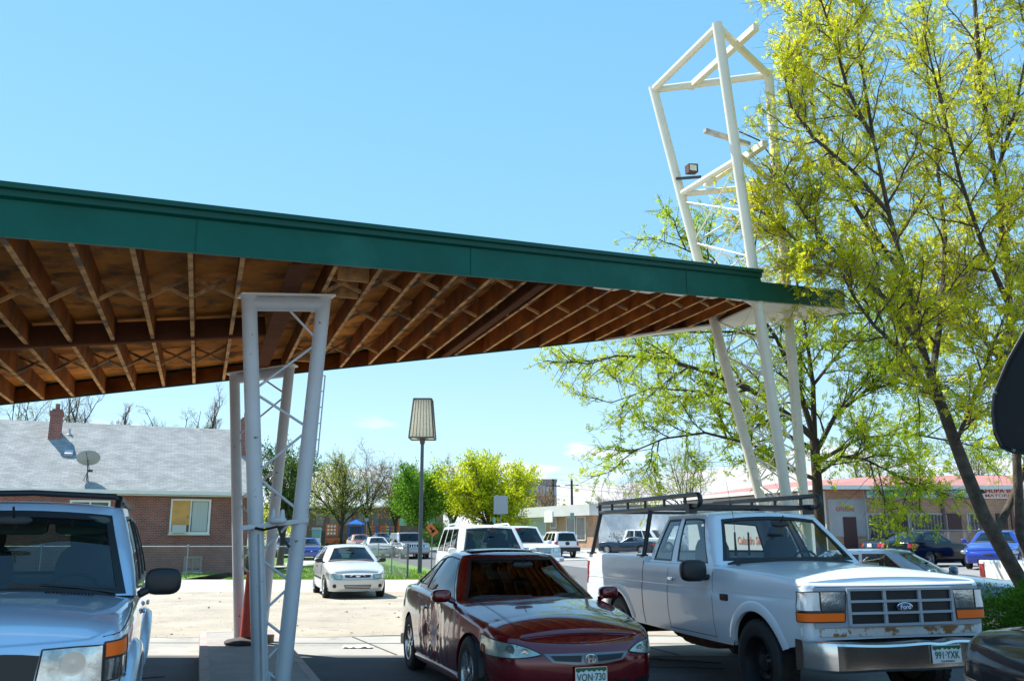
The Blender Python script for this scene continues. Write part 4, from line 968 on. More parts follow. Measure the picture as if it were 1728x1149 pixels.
m = MB(); m.tube([(-2.5, -.45, .55), (2.6, -.45, .50)], .06, 6); m.tube([(-2.5, .45, .55), (2.6, .45, .50)], .06, 6); m.ell((-.2, -.35, .42), (.5, .22, .12), 4); m.tube([(-1.6, -.9, .40), (-1.6, .9, .4)], .06, 8); m.ell((-1.6, 0, .4), (.16, .2, .16)); m.tube([(1.93, -.9, .40), (1.93, .9, .4)], .05, 8); m.build('chassis', RUST, s_.root)
# ------------------------------------------------------------------ silver SUV at the left
Fs = fwd(180+20.5)
PS = dict(L=4.62, W=1.79, bf=.10, cf=.26, cfy=.20, br=.06, cr=.2, tf=.05, tr=.02, step=.06, xw=(1.42, -1.28), rw=.36, ra=.41, wz=.36, fw=.03,
  low=[(-2.3, .42), (-1.7, .36), (1.8, .36), (2.3, .40)],
  deck=[(-2.3, 1.10), (-1.6, 1.12), (1.0, 1.10), (1.5, 1.075), (2.0, 1.02), (2.2, .97), (2.31, .93)],
  crown=[(-2.3, .02), (.7, .02), (1.0, .06), (1.7, .07), (2.1, .05), (2.31, .03)],
  f=[(.36, .06), (.5, .0), (.66, .0), (.70, .03), (.93, .05), (1.1, .10)], r=[(.4, .04), (.6, 0), (1.2, .04)],
  s=[(.36, .05), (.5, .012), (.75, .0), (.92, .006), (1.02, .03), (1.12, .05)], sr=.06, srf=.06, seats=[-.05, -1.0],
  gh=dict(xf=(1.02, .36), xr=(-2.26, -2.05), hw=(.85, .68), bf=(.12, .08), br=(.05, .04), c=(.05, .07), bulge=.04, bulgef=.02, crown=.045,
    roof=[(-2.2, 1.68), (-1.6, 1.73), (-.4, 1.75), (.2, 1.735), (.45, 1.70)], ws=(.02, .93, .985), rw=(.1, .9, .93), side=[(.04, .35, .08, .90), (.39, .63, .08, .90), (.67, .93, .08, .90)]))
GSUV = glass('suv_glass', (.46, .58, .56), 1.0)
suv = Car('parked_suv', 'pale silver blue SUV with black roof rails, shaded at the left edge of the photo', 'SUV', place((-2.98, 4.95), Fs, 4.62), Fs, P_SILV, PS)
s_ = suv; s_.root.location.z = .085; s_.body(); s_.greenhouse(GSUV, GSUV); s_.wheels('alloy', wd=.23, sp=6)
qe = s_.sl[23]; qa = s_.sl[17]
for sg in (1, -1):
    s_.patch('headlight', [(s_.qy(sg*.44), .905), (s_.qy(sg*.60), .912), (sg*qa, .915)], [(s_.qy(sg*.42), .725), (sg*qa, .72)], LENS, .008)
    s_.patch('turn_signal', [(sg*(qa+.012), .928), (sg*(qe+.02), .942)], [(sg*(qa+.012), .845), (sg*(qe+.01), .85)], AMB, .008)
    s_.patch('side_lens', [(sg*(qa+.012), .84), (sg*(qe+.01), .845)], [(sg*(qa+.012), .72), (sg*(qe), .73)], LENS, .008)
    reflector(s_, s_.qy(sg*.60), .825, .065, None, .012)
    for xw in PS['xw']:
        rows = []
        for k in range(0, 21):
            a_ = math.pi*k/20; r = []
            for rr, of in ((.400, -.03), (.402, .045), (.43, .055), (.48, .045), (.515, .002), (.515, -.004)):
                X, Z = xw+rr*math.cos(a_), .36+rr*math.sin(a_); r.append(s_.S(s_.qx(X, sg), Z, of))
            rows.append(r)
        m = MB(); m.grid(rows); m.build('wheel_arch', P_SILV, s_.root, smooth=50)
    if sg > 0:
        zz_ = s_.G('s', .15, 1, 0, 1); m = MB(); m.tube([(zz_.x, -.66, zz_.z+.02), (zz_.x, -.60, zz_.z+.095), (zz_.x+.03, 0, zz_.z+.115), (zz_.x, .60, zz_.z+.095), (zz_.x, .66, zz_.z+.02)], .024, 10); m.build('rack_crossbar', BLK, s_.root, smooth=60)
    # roof rails
    pts = [s_.G('s', .10, 1, .0, sg)+Vector((0, -sg*.05, .0))]+[s_.G('s', u, 1, 0, sg)+Vector((0, -sg*.05, .075)) for u in (.17, .3, .5, .7, .9)]+[s_.G('s', .97, 1, 0, sg)+Vector((0, -sg*.05, 0))]
    m = MB(); m.tube(pts, [.026, .03, .022, .022, .022, .03, .026], 10); m.build('roof_rail', BLK, s_.root, smooth=60)
    s_.box_on(s_.qx(.10, sg), .95, (.014, .09, .02), P_SILV, 'door_handle', .012); s_.box_on(s_.qx(-.85, sg), .95, (.014, .09, .02), P_SILV, 'door_handle', .02)
s_.patch('grille', [(s_.qy(-.43), .875), (s_.qy(-.3), .89), (s_.qy(.3), .89), (s_.qy(.43), .875)], [(s_.qy(-.41), .73), (s_.qy(.41), .73)], BLK, .006)
s_.patch('bumper_gap', [(-qe-.1, .712), (qe+.1, .712)], [(-qe-.1, .70), (qe+.1, .70)], SEAM, .002, edge=False); s_.patch('lower_intake', [(s_.qy(-.5), .56), (s_.qy(.5), .56)], [(s_.qy(-.5), .46), (s_.qy(.5), .46)], BLK, .003)
s_.mirror(.82, 1.025, 1.20, (.075, .125, .095), BLK, .03)
s_.line([(.90, 1.06), (.90, .45)]); s_.line([(-.15, 1.10), (-.15, .45)]); s_.line([(-.95, 1.10), (-.90, .8), (-.86, .45)]); s_.line([(-.9, .44), (.92, .44)], .006); s_.line([(2.2, .955), (1.02, 1.08)], .010)
m = MB()
for i in range(14): x0 = 1.13; y = .30+.022*i-.0; m.obox((x0, y, s_.deck(x0)+s_.tab('crown', x0)*(1-(y/.86)**2)+.004), (.03, 0, 0), (0, .006, 0), (0, 0, .004))
m.build('cowl_vent', SEAM, s_.root)
for y in (-.30, .42): m = MB(); m.ell((1.24, y, s_.deck(1.24)+.062), (.02, .012, .010)); m.build('washer_jet', BLK, s_.root)
m = MB(); 
for u0, u1, t1 in ((.88, .30, .11), (-.05, -.62, .10)):
    p = s_.G('f', u0, .0, .035); q = s_.G('f', (u0+u1)/2, t1*.6, .03); e = s_.G('f', u1, t1, .02); m.tube([p, q, e], [.016, .010, .008], 6); m.beam(s_.G('f', u0-.15, .035, .016), s_.G('f', u1-.25, .12, .016), .012, .024)
m.build('wiper', BLK, s_.root)
m = MB(); x = .48; rows = [[s_.G('f', u, t, -.012) for u in np.linspace(-.95, .95, 12)] for t in (.80, .90)]; m.grid(rows); m.build('sunshade_band', BLK, s_.root)
m = MB()
for y in (.42, .0): m.ell((.38, y, 1.60), (.02, .19, .07), 5)
m.build('sun_visor', M('visor_green_grey', (.06, .08, .07), .8), s_.root)
# ------------------------------------------------------------------ white hatchback on the gravel
Fh = fwd(180+18)
PH = dict(L=4.2, W=1.67, bf=.18, cf=.36, cfy=.22, br=.12, cr=.28, tf=.07, tr=.06, step=.09, xw=(1.30, -1.14), rw=.29, ra=.33, wz=.29, fw=.018,
  low=[(-2.1, .24), (2.1, .20)], deck=[(-2.1, .92), (-1.2, .95), (.5, .93), (.85, .90), (1.3, .84), (1.8, .74), (2.1, .63)], crown=[(-2.1, .02), (.5, .02), (.8, .06), (1.6, .07), (2.1, .02)],
  f=[(.2, .06), (.3, .01), (.5, .0), (.56, .03), (.7, .09)], r=[(.2, .05), (.5, 0), (.95, .10)], s=[(.2, .05), (.35, .01), (.6, 0), (.95, .045)], sr=.05, srf=.06, seats=[-.05, -.95],
  gh=dict(xf=(.88, .22), xr=(-2.0, -1.45), hw=(.77, .55), bf=(.2, .12), br=(.12, .08), c=(.08, .10), bulge=.04, bulgef=.02, crown=.035, roof=[(-1.6, 1.29), (-1, 1.34), (-.2, 1.36), (.3, 1.31)],
    ws=(.04, .94, .96), rw=(.1, .9, .9), side=[(.08, .52, .10, .90), (.55, .90, .14, .88)]))
GH = glass('hatch_glass', (.30, .40, .40), 1.0)
def std_front(s_, lamp=LENS, grille=True, zc=None, badge=True, amb=True, lz=(.50, .64), gz_=(.50, .575), gy=.42, ly=.46, chrome=False):
    qe = s_.sl[23 if s_.P.get('nf', 14) == 14 else 19]
    for sg in (1, -1):
        o = s_.patch('headlight', [(s_.qy(sg*ly), lz[1]-.03), (sg*qe*.85, lz[1]), (sg*(qe+.10), lz[1]+.02)], [(s_.qy(sg*ly), lz[0]), (sg*qe*.85, lz[0]), (sg*(qe+.08), lz[0]+.03)], lamp, .006)
        if amb: s_.patch('turn_signal', [(sg*(qe+.02), lz[1]), (sg*(qe+.12), lz[1]+.01)], [(sg*(qe+.02), lz[0]+.02), (sg*(qe+.10), lz[0]+.04)], AMB, .008, parent=o)
    if grille:
        g_ = s_.patch('grille', [(s_.qy(-gy), gz_[1]), (s_.qy(gy), gz_[1])], [(s_.qy(-gy*.9), gz_[0]), (s_.qy(gy*.9), gz_[0])], BLK, .008)
        if badge: m = MB(); c = Vector(s_.S(0, sum(gz_)/2, .02)); m.ell(c, (.01, .06, .03)); m.build('badge', CHR, g_, smooth=50)
        return g_
hat = Car('parked_hatchback', 'small white three door hatchback facing the camera on the sunlit gravel lot', 'car', place((-4.05, 24.2), Fh, 4.2), Fh, P_CREAMW, PH)
s_ = hat; s_.body(); s_.greenhouse(GH, GH); s_.wheels('cap', HUBG, wd=.18, sp=7); g_ = std_front(s_, LENSO, amb=False, lz=(.52, .66), gz_=(.555, .625), gy=.36, ly=.42)
for sg in (1, -1):
    m = MB(); m.tube([s_.S(s_.qy(sg*y), .59+.03*math.cos((y-.1)*18), .014) for y in np.linspace(.06, .20, 6)], .012, 6); m.build('grille_arm', P_CREAMW, g_)
    c = Vector(s_.S(s_.qy(sg*.60), .34, .004)); m = MB(); m.lathe([(.05, 0), (.05, .01), (.001, .012)], 14, c=c, axis='x'); m.build('fog_lamp', BLK, s_.root)
s_.patch('lower_intake', [(s_.qy(-.36), .37), (s_.qy(.36), .37)], [(s_.qy(-.33), .27), (s_.qy(.33), .27)], BLK, .004)
for z in (.30, .34): s_.patch('intake_slat', [(s_.qy(-.33), z+.006), (s_.qy(.33), z+.006)], [(s_.qy(-.33), z-.006), (s_.qy(.33), z-.006)], P_CREAMW, .008)
s_.patch('bumper_gap', [(s_.qy(-.62), .505), (s_.qy(.62), .505)], [(s_.qy(-.62), .497), (s_.qy(.62), .497)], SEAM, .002, edge=False)
s_.mirror(.66, .88, .97, (.06, .10, .06), BLK, .05); s_.line([(.75, .90), (.68, .3)], .008); s_.line([(-.48, .93), (-.5, .3)], .008); s_.line([(-.8, .52), (.9, .50)], .05, BLK, .010, 'rub_strip')
for sg in (1, -1): s_.box_on(s_.qx(-.35, sg), .80, (.014, .08, .016), BLK, 'door_handle', .015)
# ------------------------------------------------------------------ generic shapes for the rest
def suvP(L=5.0, W=1.98, H=1.92, hood=1.15, belt=1.15, rw=.38, cowl=.95, back=.2, sides=None, nose=.0, top=.25, lowz=.42):
    a = L/2
    return dict(L=L, W=W, bf=.10, cf=.20, cfy=.14, br=.05, cr=.16, tf=.04, tr=.02, step=.12, xw=(a-.95, -a+1.05), rw=rw, ra=rw+.05, wz=rw, fw=.02,
      low=[(-a, lowz+.05), (-a+.8, lowz), (a-.8, lowz), (a, lowz+.03)], deck=[(-a, belt), (a-L*.30, belt), (a-.9, hood), (a-.1, hood-.08), (a, hood-.10)], crown=[(-a, .01), (a-L*.3-.3, .01), (a-L*.3+.1, .05), (a-.3, .04), (a, .02)],
      f=[(lowz, .06), (lowz+.15, 0), (lowz+.35, .0), (lowz+.4, .03), (hood, .06)], r=[(lowz, .03), (.6, 0), (1.2, .03)], s=[(lowz, .04), (lowz+.15, .008), (.8, 0), (1.2, .05)], sr=.05, srf=.06, seats=[cowl-1.1, cowl-2.0],
      gh=dict(xf=(cowl, cowl-.60), xr=(-a+.05, -a+.05+back), hw=(W/2-.06, W/2-top), bf=(.12, .08), br=(.04, .03), c=(.08, .10), bulge=.03, bulgef=.02, crown=.04,
        roof=[(-a, H-.09), (-a+.5, H-.05), (0, H-.04), (cowl-.5, H-.08)], ws=(.04, .93, .96), rw=(.08, .88, .92), side=sides or [(.07, .36, .08, .90), (.39, .66, .08, .90), (.70, .95, .08, .90)]))
def sedP(L=4.7, W=1.8, H=1.42, rw=.31, cowl=.75, rear=-1.75, hood=.88, tail=.98, nose=.66, sides=None, rr=-1.0, flat=0):
    a = L/2
    return dict(L=L, W=W, bf=.20, cf=.38, cfy=.22, br=.14, cr=.3, tf=.07, tr=.07, step=.12, xw=(a-.95, -a+1.0), rw=rw, ra=rw+.035, wz=rw, fw=.018,
      low=[(-a, .26), (0, .19), (a, .22)], deck=[(-a, tail-.06), (-a+.3, tail), (-.5, .96), (cowl, .93), (a-1.0, hood), (a-.4, (hood+nose)/2+.04), (a, nose)], crown=[(-a, .02), (rear-.2, .04), (rear+.3, .01), (cowl-.3, .01), (cowl+.1, .05), (a-.5, .05), (a, .02)],
      f=[(.2, .08), (.32, .01), (.5, 0), (.6, .04), (.9, .12)], r=[(.2, .06), (.4, 0), (.65, .01), (1, .07)], s=[(.2, .06), (.35, .01), (.6, 0), (.95, .045)], sr=.05, srf=.06, seats=[-.1],
      gh=dict(xf=(cowl, cowl-.72), xr=(rear, rr), hw=(W/2-.09, W/2-.32), bf=(.2, .12), br=(.15, .1), c=(.08, .11), bulge=.04, bulgef=.03, crown=.035, tapr=(.04, .01),
        roof=[(rr-.1, H-.09), (rr+.4, H-.045), (cowl-1.0, H-.035), (cowl-.6, H-.09)], ws=(.05, .95, .96), rw=(.08, .94, .93), side=sides or [(.09, .46, .12, .90), (.49, .88, .14, .88)]))
def dress(s_, mir=None, seams=(), badge=True):
    gx = s_.P['gh']['xf'][0]; z = s_.deck(gx)
    s_.mirror(gx-.18, s_.b+.10, z+.08, (.07, .11, .08), mir or BLK, .05)
    for x in seams: s_.line([(x, z-.01), (x, s_.tab('low', x)+.08)], .008)
def rear_lamps(s_, z0, z1, y0=.58, wrap=.12, mat=REDL):
    qk = s_.Smax-s_.qr(y0)
    for sg in (1, -1): q = abs(s_.qr(y0)); e = q-(s_.b-y0)-wrap; s_.patch('tail_light', [(sg*e, z1), (sg*q, z1)], [(sg*e, z0), (sg*q, z0)], mat, .006)
# white full size SUV behind the coupe
f_ = fwd(180+15); P_ = suvP(L=5.0, W=1.99, H=1.93, hood=1.12, belt=1.16, cowl=1.0)
c_ = Car('parked_suv', 'large white SUV with roof rails, facing the camera right behind the dark red coupe', 'SUV', (-.72, 25.0, 0), f_, P_WHITE, P_); s_ = c_
s_.body(); s_.greenhouse(GH, GDD); s_.wheels('alloy', wd=.24); std_front(s_, lz=(.80, .98), gz_=(.78, .98), gy=.45, ly=.55); dress(s_, P_WHITE, (.85, -.2, -1.2))
for sg in (1, -1): m = MB(); m.tube([s_.G('s', .12, 1, 0, sg)+Vector((0, -sg*.06, 0))]+[s_.G('s', u, 1, 0, sg)+Vector((0, -sg*.06, .07)) for u in (.2, .5, .85)]+[s_.G('s', .93, 1, 0, sg)+Vector((0, -sg*.06, 0))], .024, 8); m.build('roof_rail', P_WHITE, s_.root, smooth=50)
# white truck with chrome grille behind it
f_ = fwd(180+18); P_ = suvP(L=5.6, W=2.03, H=2.0, hood=1.22, belt=1.22, cowl=1.0, rw=.40, lowz=.5)
c_ = Car('parked_truck', 'white heavy duty truck with a dark egg crate grille, behind the large white SUV', 'truck', (at(876, 905, 39).x, 40, .08), f_, P_WHITE, P_); s_ = c_
s_.body(); s_.greenhouse(GH, GDD); s_.wheels('steel', HUBG, wd=.26); std_front(s_, lz=(.92, 1.10), gz_=(.86, 1.08), gy=.50, ly=.60, badge=False); dress(s_, P_WHITE, (.85, -.2))
m = MB(); rows = [[(x_, y, z) for x_, z in ((2.70, .72), (2.86, .70), (2.87, .56), (2.72, .52))] for y in np.linspace(-1.0, 1.0, 9)]; m.grid(rows); m.build('front_bumper', CHR, s_.root, smooth=30, thick=.01)
for z in (.90, .95, 1.0, 1.05): s_.patch('grille_bar', [(s_.qy(-.48), z+.008), (s_.qy(.48), z+.008)], [(s_.qy(-.48), z-.008), (s_.qy(.48), z-.008)], CHR, .016)
o = s_.G('f', 0, .86, .01); text('Kelvins', .12, M('red_lettering', (.6, .02, .02), .5), s_.root, frame(o+Vector((0, -.3, 0)), (0, 1, 0), s_.G('f', 0, .9)-s_.G('f', 0, .8)), bold=.02) if False else None
m = MB(); m.grid([[s_.G('f', u, t, .004) for u in (-.62, -.5, -.4, -.3, -.2)] for t in (.87, .92)]); m.build('red_sun_strip', M('red_strip', (.55, .03, .03), .5), s_.root)
# white SUV seen from behind with a spare wheel badge
f_ = fwd(17); P_ = suvP(L=4.7, W=1.85, H=1.80, hood=1.05, belt=1.1, cowl=.9)
xb = at(946, 905, 44).x; c_ = Car('parked_suv', 'white and black SUV seen from behind by the tan brick office', 'SUV', (at(940, 905, 64).x, 65.5, gz(0, 65)), f_, P_WHITE, P_); s_ = c_
s_.body(); s_.greenhouse(GDD, GDD); s_.wheels('alloy', wd=.24); dress(s_, BLK, (.7, -.3)); rear_lamps(s_, .85, 1.15, .70)
m = MB(); m.box(-2.42, -2.28, -.92, .92, .45, .72); m.build('rear_bumper', BLK, s_.root)
m = MB(); m.ell(s_.S(s_.Smax, .98, .01), (.02, .16, .12), 2.4); m.build('tailgate_badge', BLK, s_.root)
# boxy silver off road SUV on the street
f_ = fwd(180+20); P_ = suvP(L=4.8, W=2.0, H=1.92, hood=1.22, belt=1.24, cowl=.7, back=.05, top=.16)
c_ = Car('parked_suv', 'boxy silver SUV with slotted grille parked on the street behind the lamp pole', 'SUV', place((at(702, 905, 61).x, 62.0, gz(0, 62)), f_, 4.8), f_, P_GREYS, P_); s_ = c_
s_.body(); s_.greenhouse(GDD, GDD); s_.wheels('alloy', wd=.26); g_ = std_front(s_, lz=(.94, 1.10), gz_=(.92, 1.10), gy=.62, ly=.66, badge=False, amb=False); dress(s_, BLK, (.6, -.4))
for k in range(8): y = -.56+.16*k; s_.patch('grille_bar', [(s_.qy(y-.02), 1.10), (s_.qy(y+.02), 1.10)], [(s_.qy(y-.02), .92), (s_.qy(y+.02), .92)], CHR, .018, parent=g_, n=2)
# cars on the street beyond
f_ = fwd(180+20); dd = [('parked_sedan', 'light silver sedan on the street, just left of the boxy silver SUV', P_CREAMW, 636, 66), ('parked_sedan', 'copper orange sedan on the street, behind the light silver sedan', P_TAN, 608, 76), ('parked_sedan', 'dark grey sedan with pale windscreen, farthest of the row on the street', P_SLATE, 645, 88)]
for nm, lb, pm, px, Y in dd:
    c_ = Car(nm, lb, 'car', (at(px, 905, Y).x, Y, gz(0, Y)), f_, pm, sedP()); s_ = c_; s_.body(); s_.greenhouse(GH, GDD); s_.wheels('cap', HUBG, wd=.2, sp=7); std_front(s_, amb=False, lz=(.55, .68), gz_=(.52, .62), gy=.34); dress(s_, pm, (.6, -.3))
# blue cars seen between the canopy columns
for lb, px, Y, az_, pm in (('navy sedan with bright headlamps seen between the canopy columns beyond the lawn', 480, 66, 205, P_NAVY), ('bright blue sedan by the kerb just right of the near canopy frame, beyond the lawn', 519, 62, 200, P_BLUE)):
    f_ = fwd(az_); c_ = Car('parked_sedan', lb, 'car', (at(px, 905, Y).x, Y, gz(0, Y)), f_, pm, sedP()); s_ = c_; s_.body(); s_.greenhouse(GH, GDD); s_.wheels('cap', HUBG, wd=.2, sp=7); std_front(s_, amb=False, lz=(.55, .68), gz_=(.52, .62), gy=.34)
# dark coupe by the white painted wall
f_ = fwd(62); P_ = sedP(L=4.84, W=1.92, H=1.38, rw=.35, cowl=.6, rear=-1.85, hood=.98, tail=1.0, nose=.8, rr=-1.05, sides=[(.10, .62, .14, .88), (.68, .86, .3, .8)])
c_ = Car('parked_coupe', 'black muscle coupe parked before the white painted brick wall, left of the pickup cab', 'car', (at(1060, 915, 73).x, 73, .25), f_, P_NAVY, P_); s_ = c_
s_.body(); s_.greenhouse(GDD, GDD); s_.wheels('alloy', wd=.25); dress(s_, P_NAVY, (.5, -.7)); rear_lamps(s_, .72, .84, .42, .02)
# white pickup by the same wall
f_ = fwd(240); P_ = suvP(L=5.2, W=1.9, H=1.85, hood=1.1, belt=1.1, cowl=.7)
c_ = Car('parked_truck', 'white truck nose half hidden behind the black muscle coupe at the painted wall', 'truck', (at(1105, 905, 79).x, 79.5, .4), f_, P_WHITE, P_); s_ = c_; s_.body(); s_.greenhouse(GH, GH); s_.wheels('steel', HUBG, wd=.24)
# sedan right behind the pickup
f_ = fwd(235); P_ = sedP(L=4.9, W=1.8, H=1.40, cowl=.85, rear=-1.9, hood=.86, tail=.98, nose=.68, rr=-1.25)
c_ = Car('parked_sedan', 'shaded slate blue sedan whose roof and windscreen show behind the pickup hood', 'car', (at(1520, 930, 16.2).x, 16.2, 0), f_, P_SLATE, P_); s_ = c_; s_.body(); s_.greenhouse(GH, GH); s_.wheels('cap', HUBG, wd=.2, sp=7); dress(s_, P_SLATE, (.7, -.3)); std_front(s_)
# bright blue sedan by the fence
f_ = fwd(145); x_ = at(1680, 905, 35).x; P_ = sedP(L=4.8, W=1.85, H=1.40, cowl=.8, hood=.80, nose=.62)
c_ = Car('parked_sedan', 'bright blue rounded sedan with oval headlamps beyond the chain link fence end', 'car', (x_, 35, gz(x_, 35)+.02), f_, P_BLUE, P_); s_ = c_; s_.body(); s_.greenhouse(GH, GH); s_.wheels('cap', HUBG, wd=.2, sp=7); dress(s_, P_BLUE, (.7, -.3))
qe = s_.sl[23]
for sg in (1, -1): c = Vector(s_.S(sg*qe*.80, .62, .0)); m = MB(); m.ell(c, (.07, .15, .075), 2, 20, 12); m.build('headlight', LENS, s_.root, smooth=60)
s_.patch('grille', [(s_.qy(-.16), .57), (s_.qy(.16), .57)], [(s_.qy(-.14), .51), (s_.qy(.14), .51)], BLK, .008); s_.patch('lower_intake', [(s_.qy(-.4), .36), (s_.qy(.4), .36)], [(s_.qy(-.4), .27), (s_.qy(.4), .27)], BLK, .004)
# two dark cars behind the fence
f_ = fwd(-60); x_ = at(1585, 905, 37).x
c_ = Car('parked_hatchback', 'charcoal hatchback with red tail lamps and star rim parked behind the chain link fence', 'car', (x_, 38, gz(x_, 38)), f_, P_BLACK, sedP(L=4.4, H=1.42, tail=1.02, rear=-2.0, rr=-1.3)); s_ = c_; s_.body(); s_.greenhouse(GH, GH); s_.wheels('alloy', wd=.2); rear_lamps(s_, .75, .92, .55)
x_ = at(1545, 905, 43).x; c_ = Car('parked_sedan', 'navy sedan tail beside the left post of the chain link fence', 'car', (x_, 43.5, gz(x_, 43)), fwd(-75), P_NAVY, sedP()); s_ = c_; s_.body(); s_.greenhouse(GH, GH); s_.wheels('cap', HUBG, wd=.2); rear_lamps(s_, .72, .88, .5); s_.plate(s_.qr(0), .8, None)
# white pickup bed corner with red lamp behind the hedge
f_ = fwd(-78); P_ = dict(PT); P_['bed'] = (-2.805, -.77, .8)
x_ = at(1655, 970, 19).x; c_ = Car('pickup_truck', 'white pickup bed with a red tail lamp showing over the hedge behind the tree trunk', 'pickup truck', (x_+3.45, 19.6, -.25), f_, P_WHITE, P_); s_ = c_; s_.body(); s_.greenhouse(GH, GH); s_.wheels('steel', HUBG, wd=.24)
for sg in (1, -1): s_.patch('tail_light', [(s_.qr(sg*.80), 1.28), (s_.qx(-2.74, sg), 1.28)], [(s_.qr(sg*.80), .92), (s_.qx(-2.74, sg), .92)], REDL, .008)
# black car corner, bottom right
f_ = fwd(180+30+40); P_ = sedP(L=4.8, W=1.84, H=1.45, hood=.98, nose=.86, cowl=.7)
P_['cf'] = .30; P_['f'] = [(.2, .08), (.4, 0), (.75, .0), (.85, .03), (1.0, .08)]
c_ = Car('parked_car', 'glossy black car whose front corner and amber lamp fill the bottom right corner', 'car', (5.50, 6.35, .0), fwd(105), P_BLACK, P_); blk = c_; s_ = c_; s_.body(); s_.greenhouse(GDD, GDD); s_.wheels('alloy', wd=.22); std_front(s_, lz=(.55, .68), gz_=(.52, .65))
# ------------------------------------------------------------------ brick house
BRK = brick('red_brick', (.30, .085, .055), (.19, .060, .048), (.28, .21, .18), .21, .075, .010)
BRKD = brick('dark_red_brick', (.13, .035, .03), (.09, .03, .03), (.13, .10, .09), .21, .075, .010)
SHG = brick('grey_shingles', (.33, .34, .335), (.25, .26, .255), (.21, .215, .21), .30, .14, .010, .95)
TRIMW = M('white_trim', (.72, .70, .64), .6, var=(2, .06)); PLYB = M('boarded_plywood', (.60, .30, .08), .7, var=(3, .15), var2=(6, .62, .66, (.25, .13, .05)))
WGL = M('house_glass', (.10, .12, .12), .06, coat=.5, var=(1.5, .5)); CURT = M('curtain', (.45, .47, .44), .8)
def onplane(px, py, P0, n):
    a, b = ray(px, py); d = Vector((a, 1, b)); o = Vector((0, 0, CAM_Z)); t = (Vector(P0)-o).dot(n)/d.dot(n); return o+d*t
HP = Vector((-12.2, 42, 0)); HE = Vector((-.92, -.39, 0)).normalized(); HN = Vector((.39, -.92, 0)).normalized(); Z = Vector((0, 0, 1)); LEN = 26
hs_ = thing('brick_house', 'low red brick house with grey shingle roof behind the chain link fence', 'house', (HP.x, HP.y, 0)); K = dict(parent=hs_, world=True)
m = MB(); D = 8.8
m.prism([HP, HP+HE*LEN, HP+HE*LEN-HN*D, HP-HN*D], (0, 0, 3.5)); m.build('wall', BRK, **K, uv=True)
m = MB(); ez = 3.55; rz = 6.95; e0 = HP+HN*.35-HE*.3+Z*ez; e1 = HP+HE*LEN+HN*.35+Z*ez; r0 = HP-HN*D/2-HE*.3+Z*rz; r1 = HP+HE*LEN-HN*D/2+Z*rz; b0 = HP-HN*(D+.35)-HE*.3+Z*ez; b1 = HP+HE*LEN-HN*(D+.35)+Z*ez
m.add([e0, e1, r1, r0], [(0, 1, 2, 3)]); m.add([b0, b1, r1, r0], [(3, 2, 1, 0)]); rf = m.build('roof', SHG, **K, uv=True, thick=.06)
m = MB(); m.add([HP+Z*3.5, HP-HN*D+Z*3.5, HP-HN*D/2+Z*(rz-.1)], [(0, 1, 2)]); m.build('gable', BRK, **K, uv=True)
m = MB(); m.obox((e0+e1)/2+HN*.05-Z*.02, (e1-e0)/2, HN*.07, Z*.085); m.build('gutter', TRIMW, **K)
m = MB(); m.obox((e0+e1)/2-HN*.16-Z*.14, (e1-e0)/2, HN*.18, Z*.02); m.build('soffit', TRIMW, **K)
def hwin(x0, x1, y0, y1, board=True, fm=None):
    a, b = onplane(x0, y0, HP+HN*.02, HN), onplane(x1, y1, HP+HN*.02, HN); c = (a+b)/2; ww = abs((b-a).dot(HE))/2; hh = (a.z-b.z)/2
    o = MB(); E = -HE
    for s_ in (-1, 1): o.obox(c+E*s_*ww, E*.045, HN*.04, Z*(hh+.045)); o.obox(c+Z*s_*hh, E*ww, HN*.038, Z*.045)
    o.obox(c+E*.0, E*.03, HN*.036, Z*hh); o = o.build('window', fm or TRIMW, **K)
    K2 = dict(parent=o, world=True); KK = lambda ob: None
    g = MB(); g.obox(c, E*ww, HN*.012, Z*hh); q = g.build('pane', WGL, parent=o); 
    for v in q.data.vertices: v.co -= hs_.location
    if board:
        g = MB(); g.obox(c-E*ww*.5+Z*hh*.22, E*ww*.47, HN*.05, Z*hh*.74); q = g.build('board', PLYB, parent=o)
        for v in q.data.vertices: v.co -= hs_.location
        g = MB(); g.grid([[c+E*(ww*(.1+.8*i/14))+HN*(.02+.008*math.sin(i*2.2))+Z*hh*k for i in range(15)] for k in (-.9, .9)]); q = g.build('curtain', CURT, parent=o, smooth=60)
        for v in q.data.vertices: v.co -= hs_.location
        g = MB(); g.obox(c-E*ww*.55-Z*hh*.76+HN*.12, E*ww*.36, HN*.16, Z*hh*.24); q = g.build('air_conditioner', M('ac_beige', (.5, .5, .48), .6), parent=o)
        for v in q.data.vertices: v.co -= hs_.location
    g = MB(); g.obox(c-Z*(hh+.07)+HN*.03, E*(ww+.08), HN*.06, Z*.025); q = g.build('sill', TRIMW, parent=o)
    for v in q.data.vertices: v.co -= hs_.location
hwin(291, 351, 843, 899); hwin(312, 338, 940, 963, False, M('tan_frame', (.30, .24, .18), .7))
hwin(120, 180, 845, 899, False)
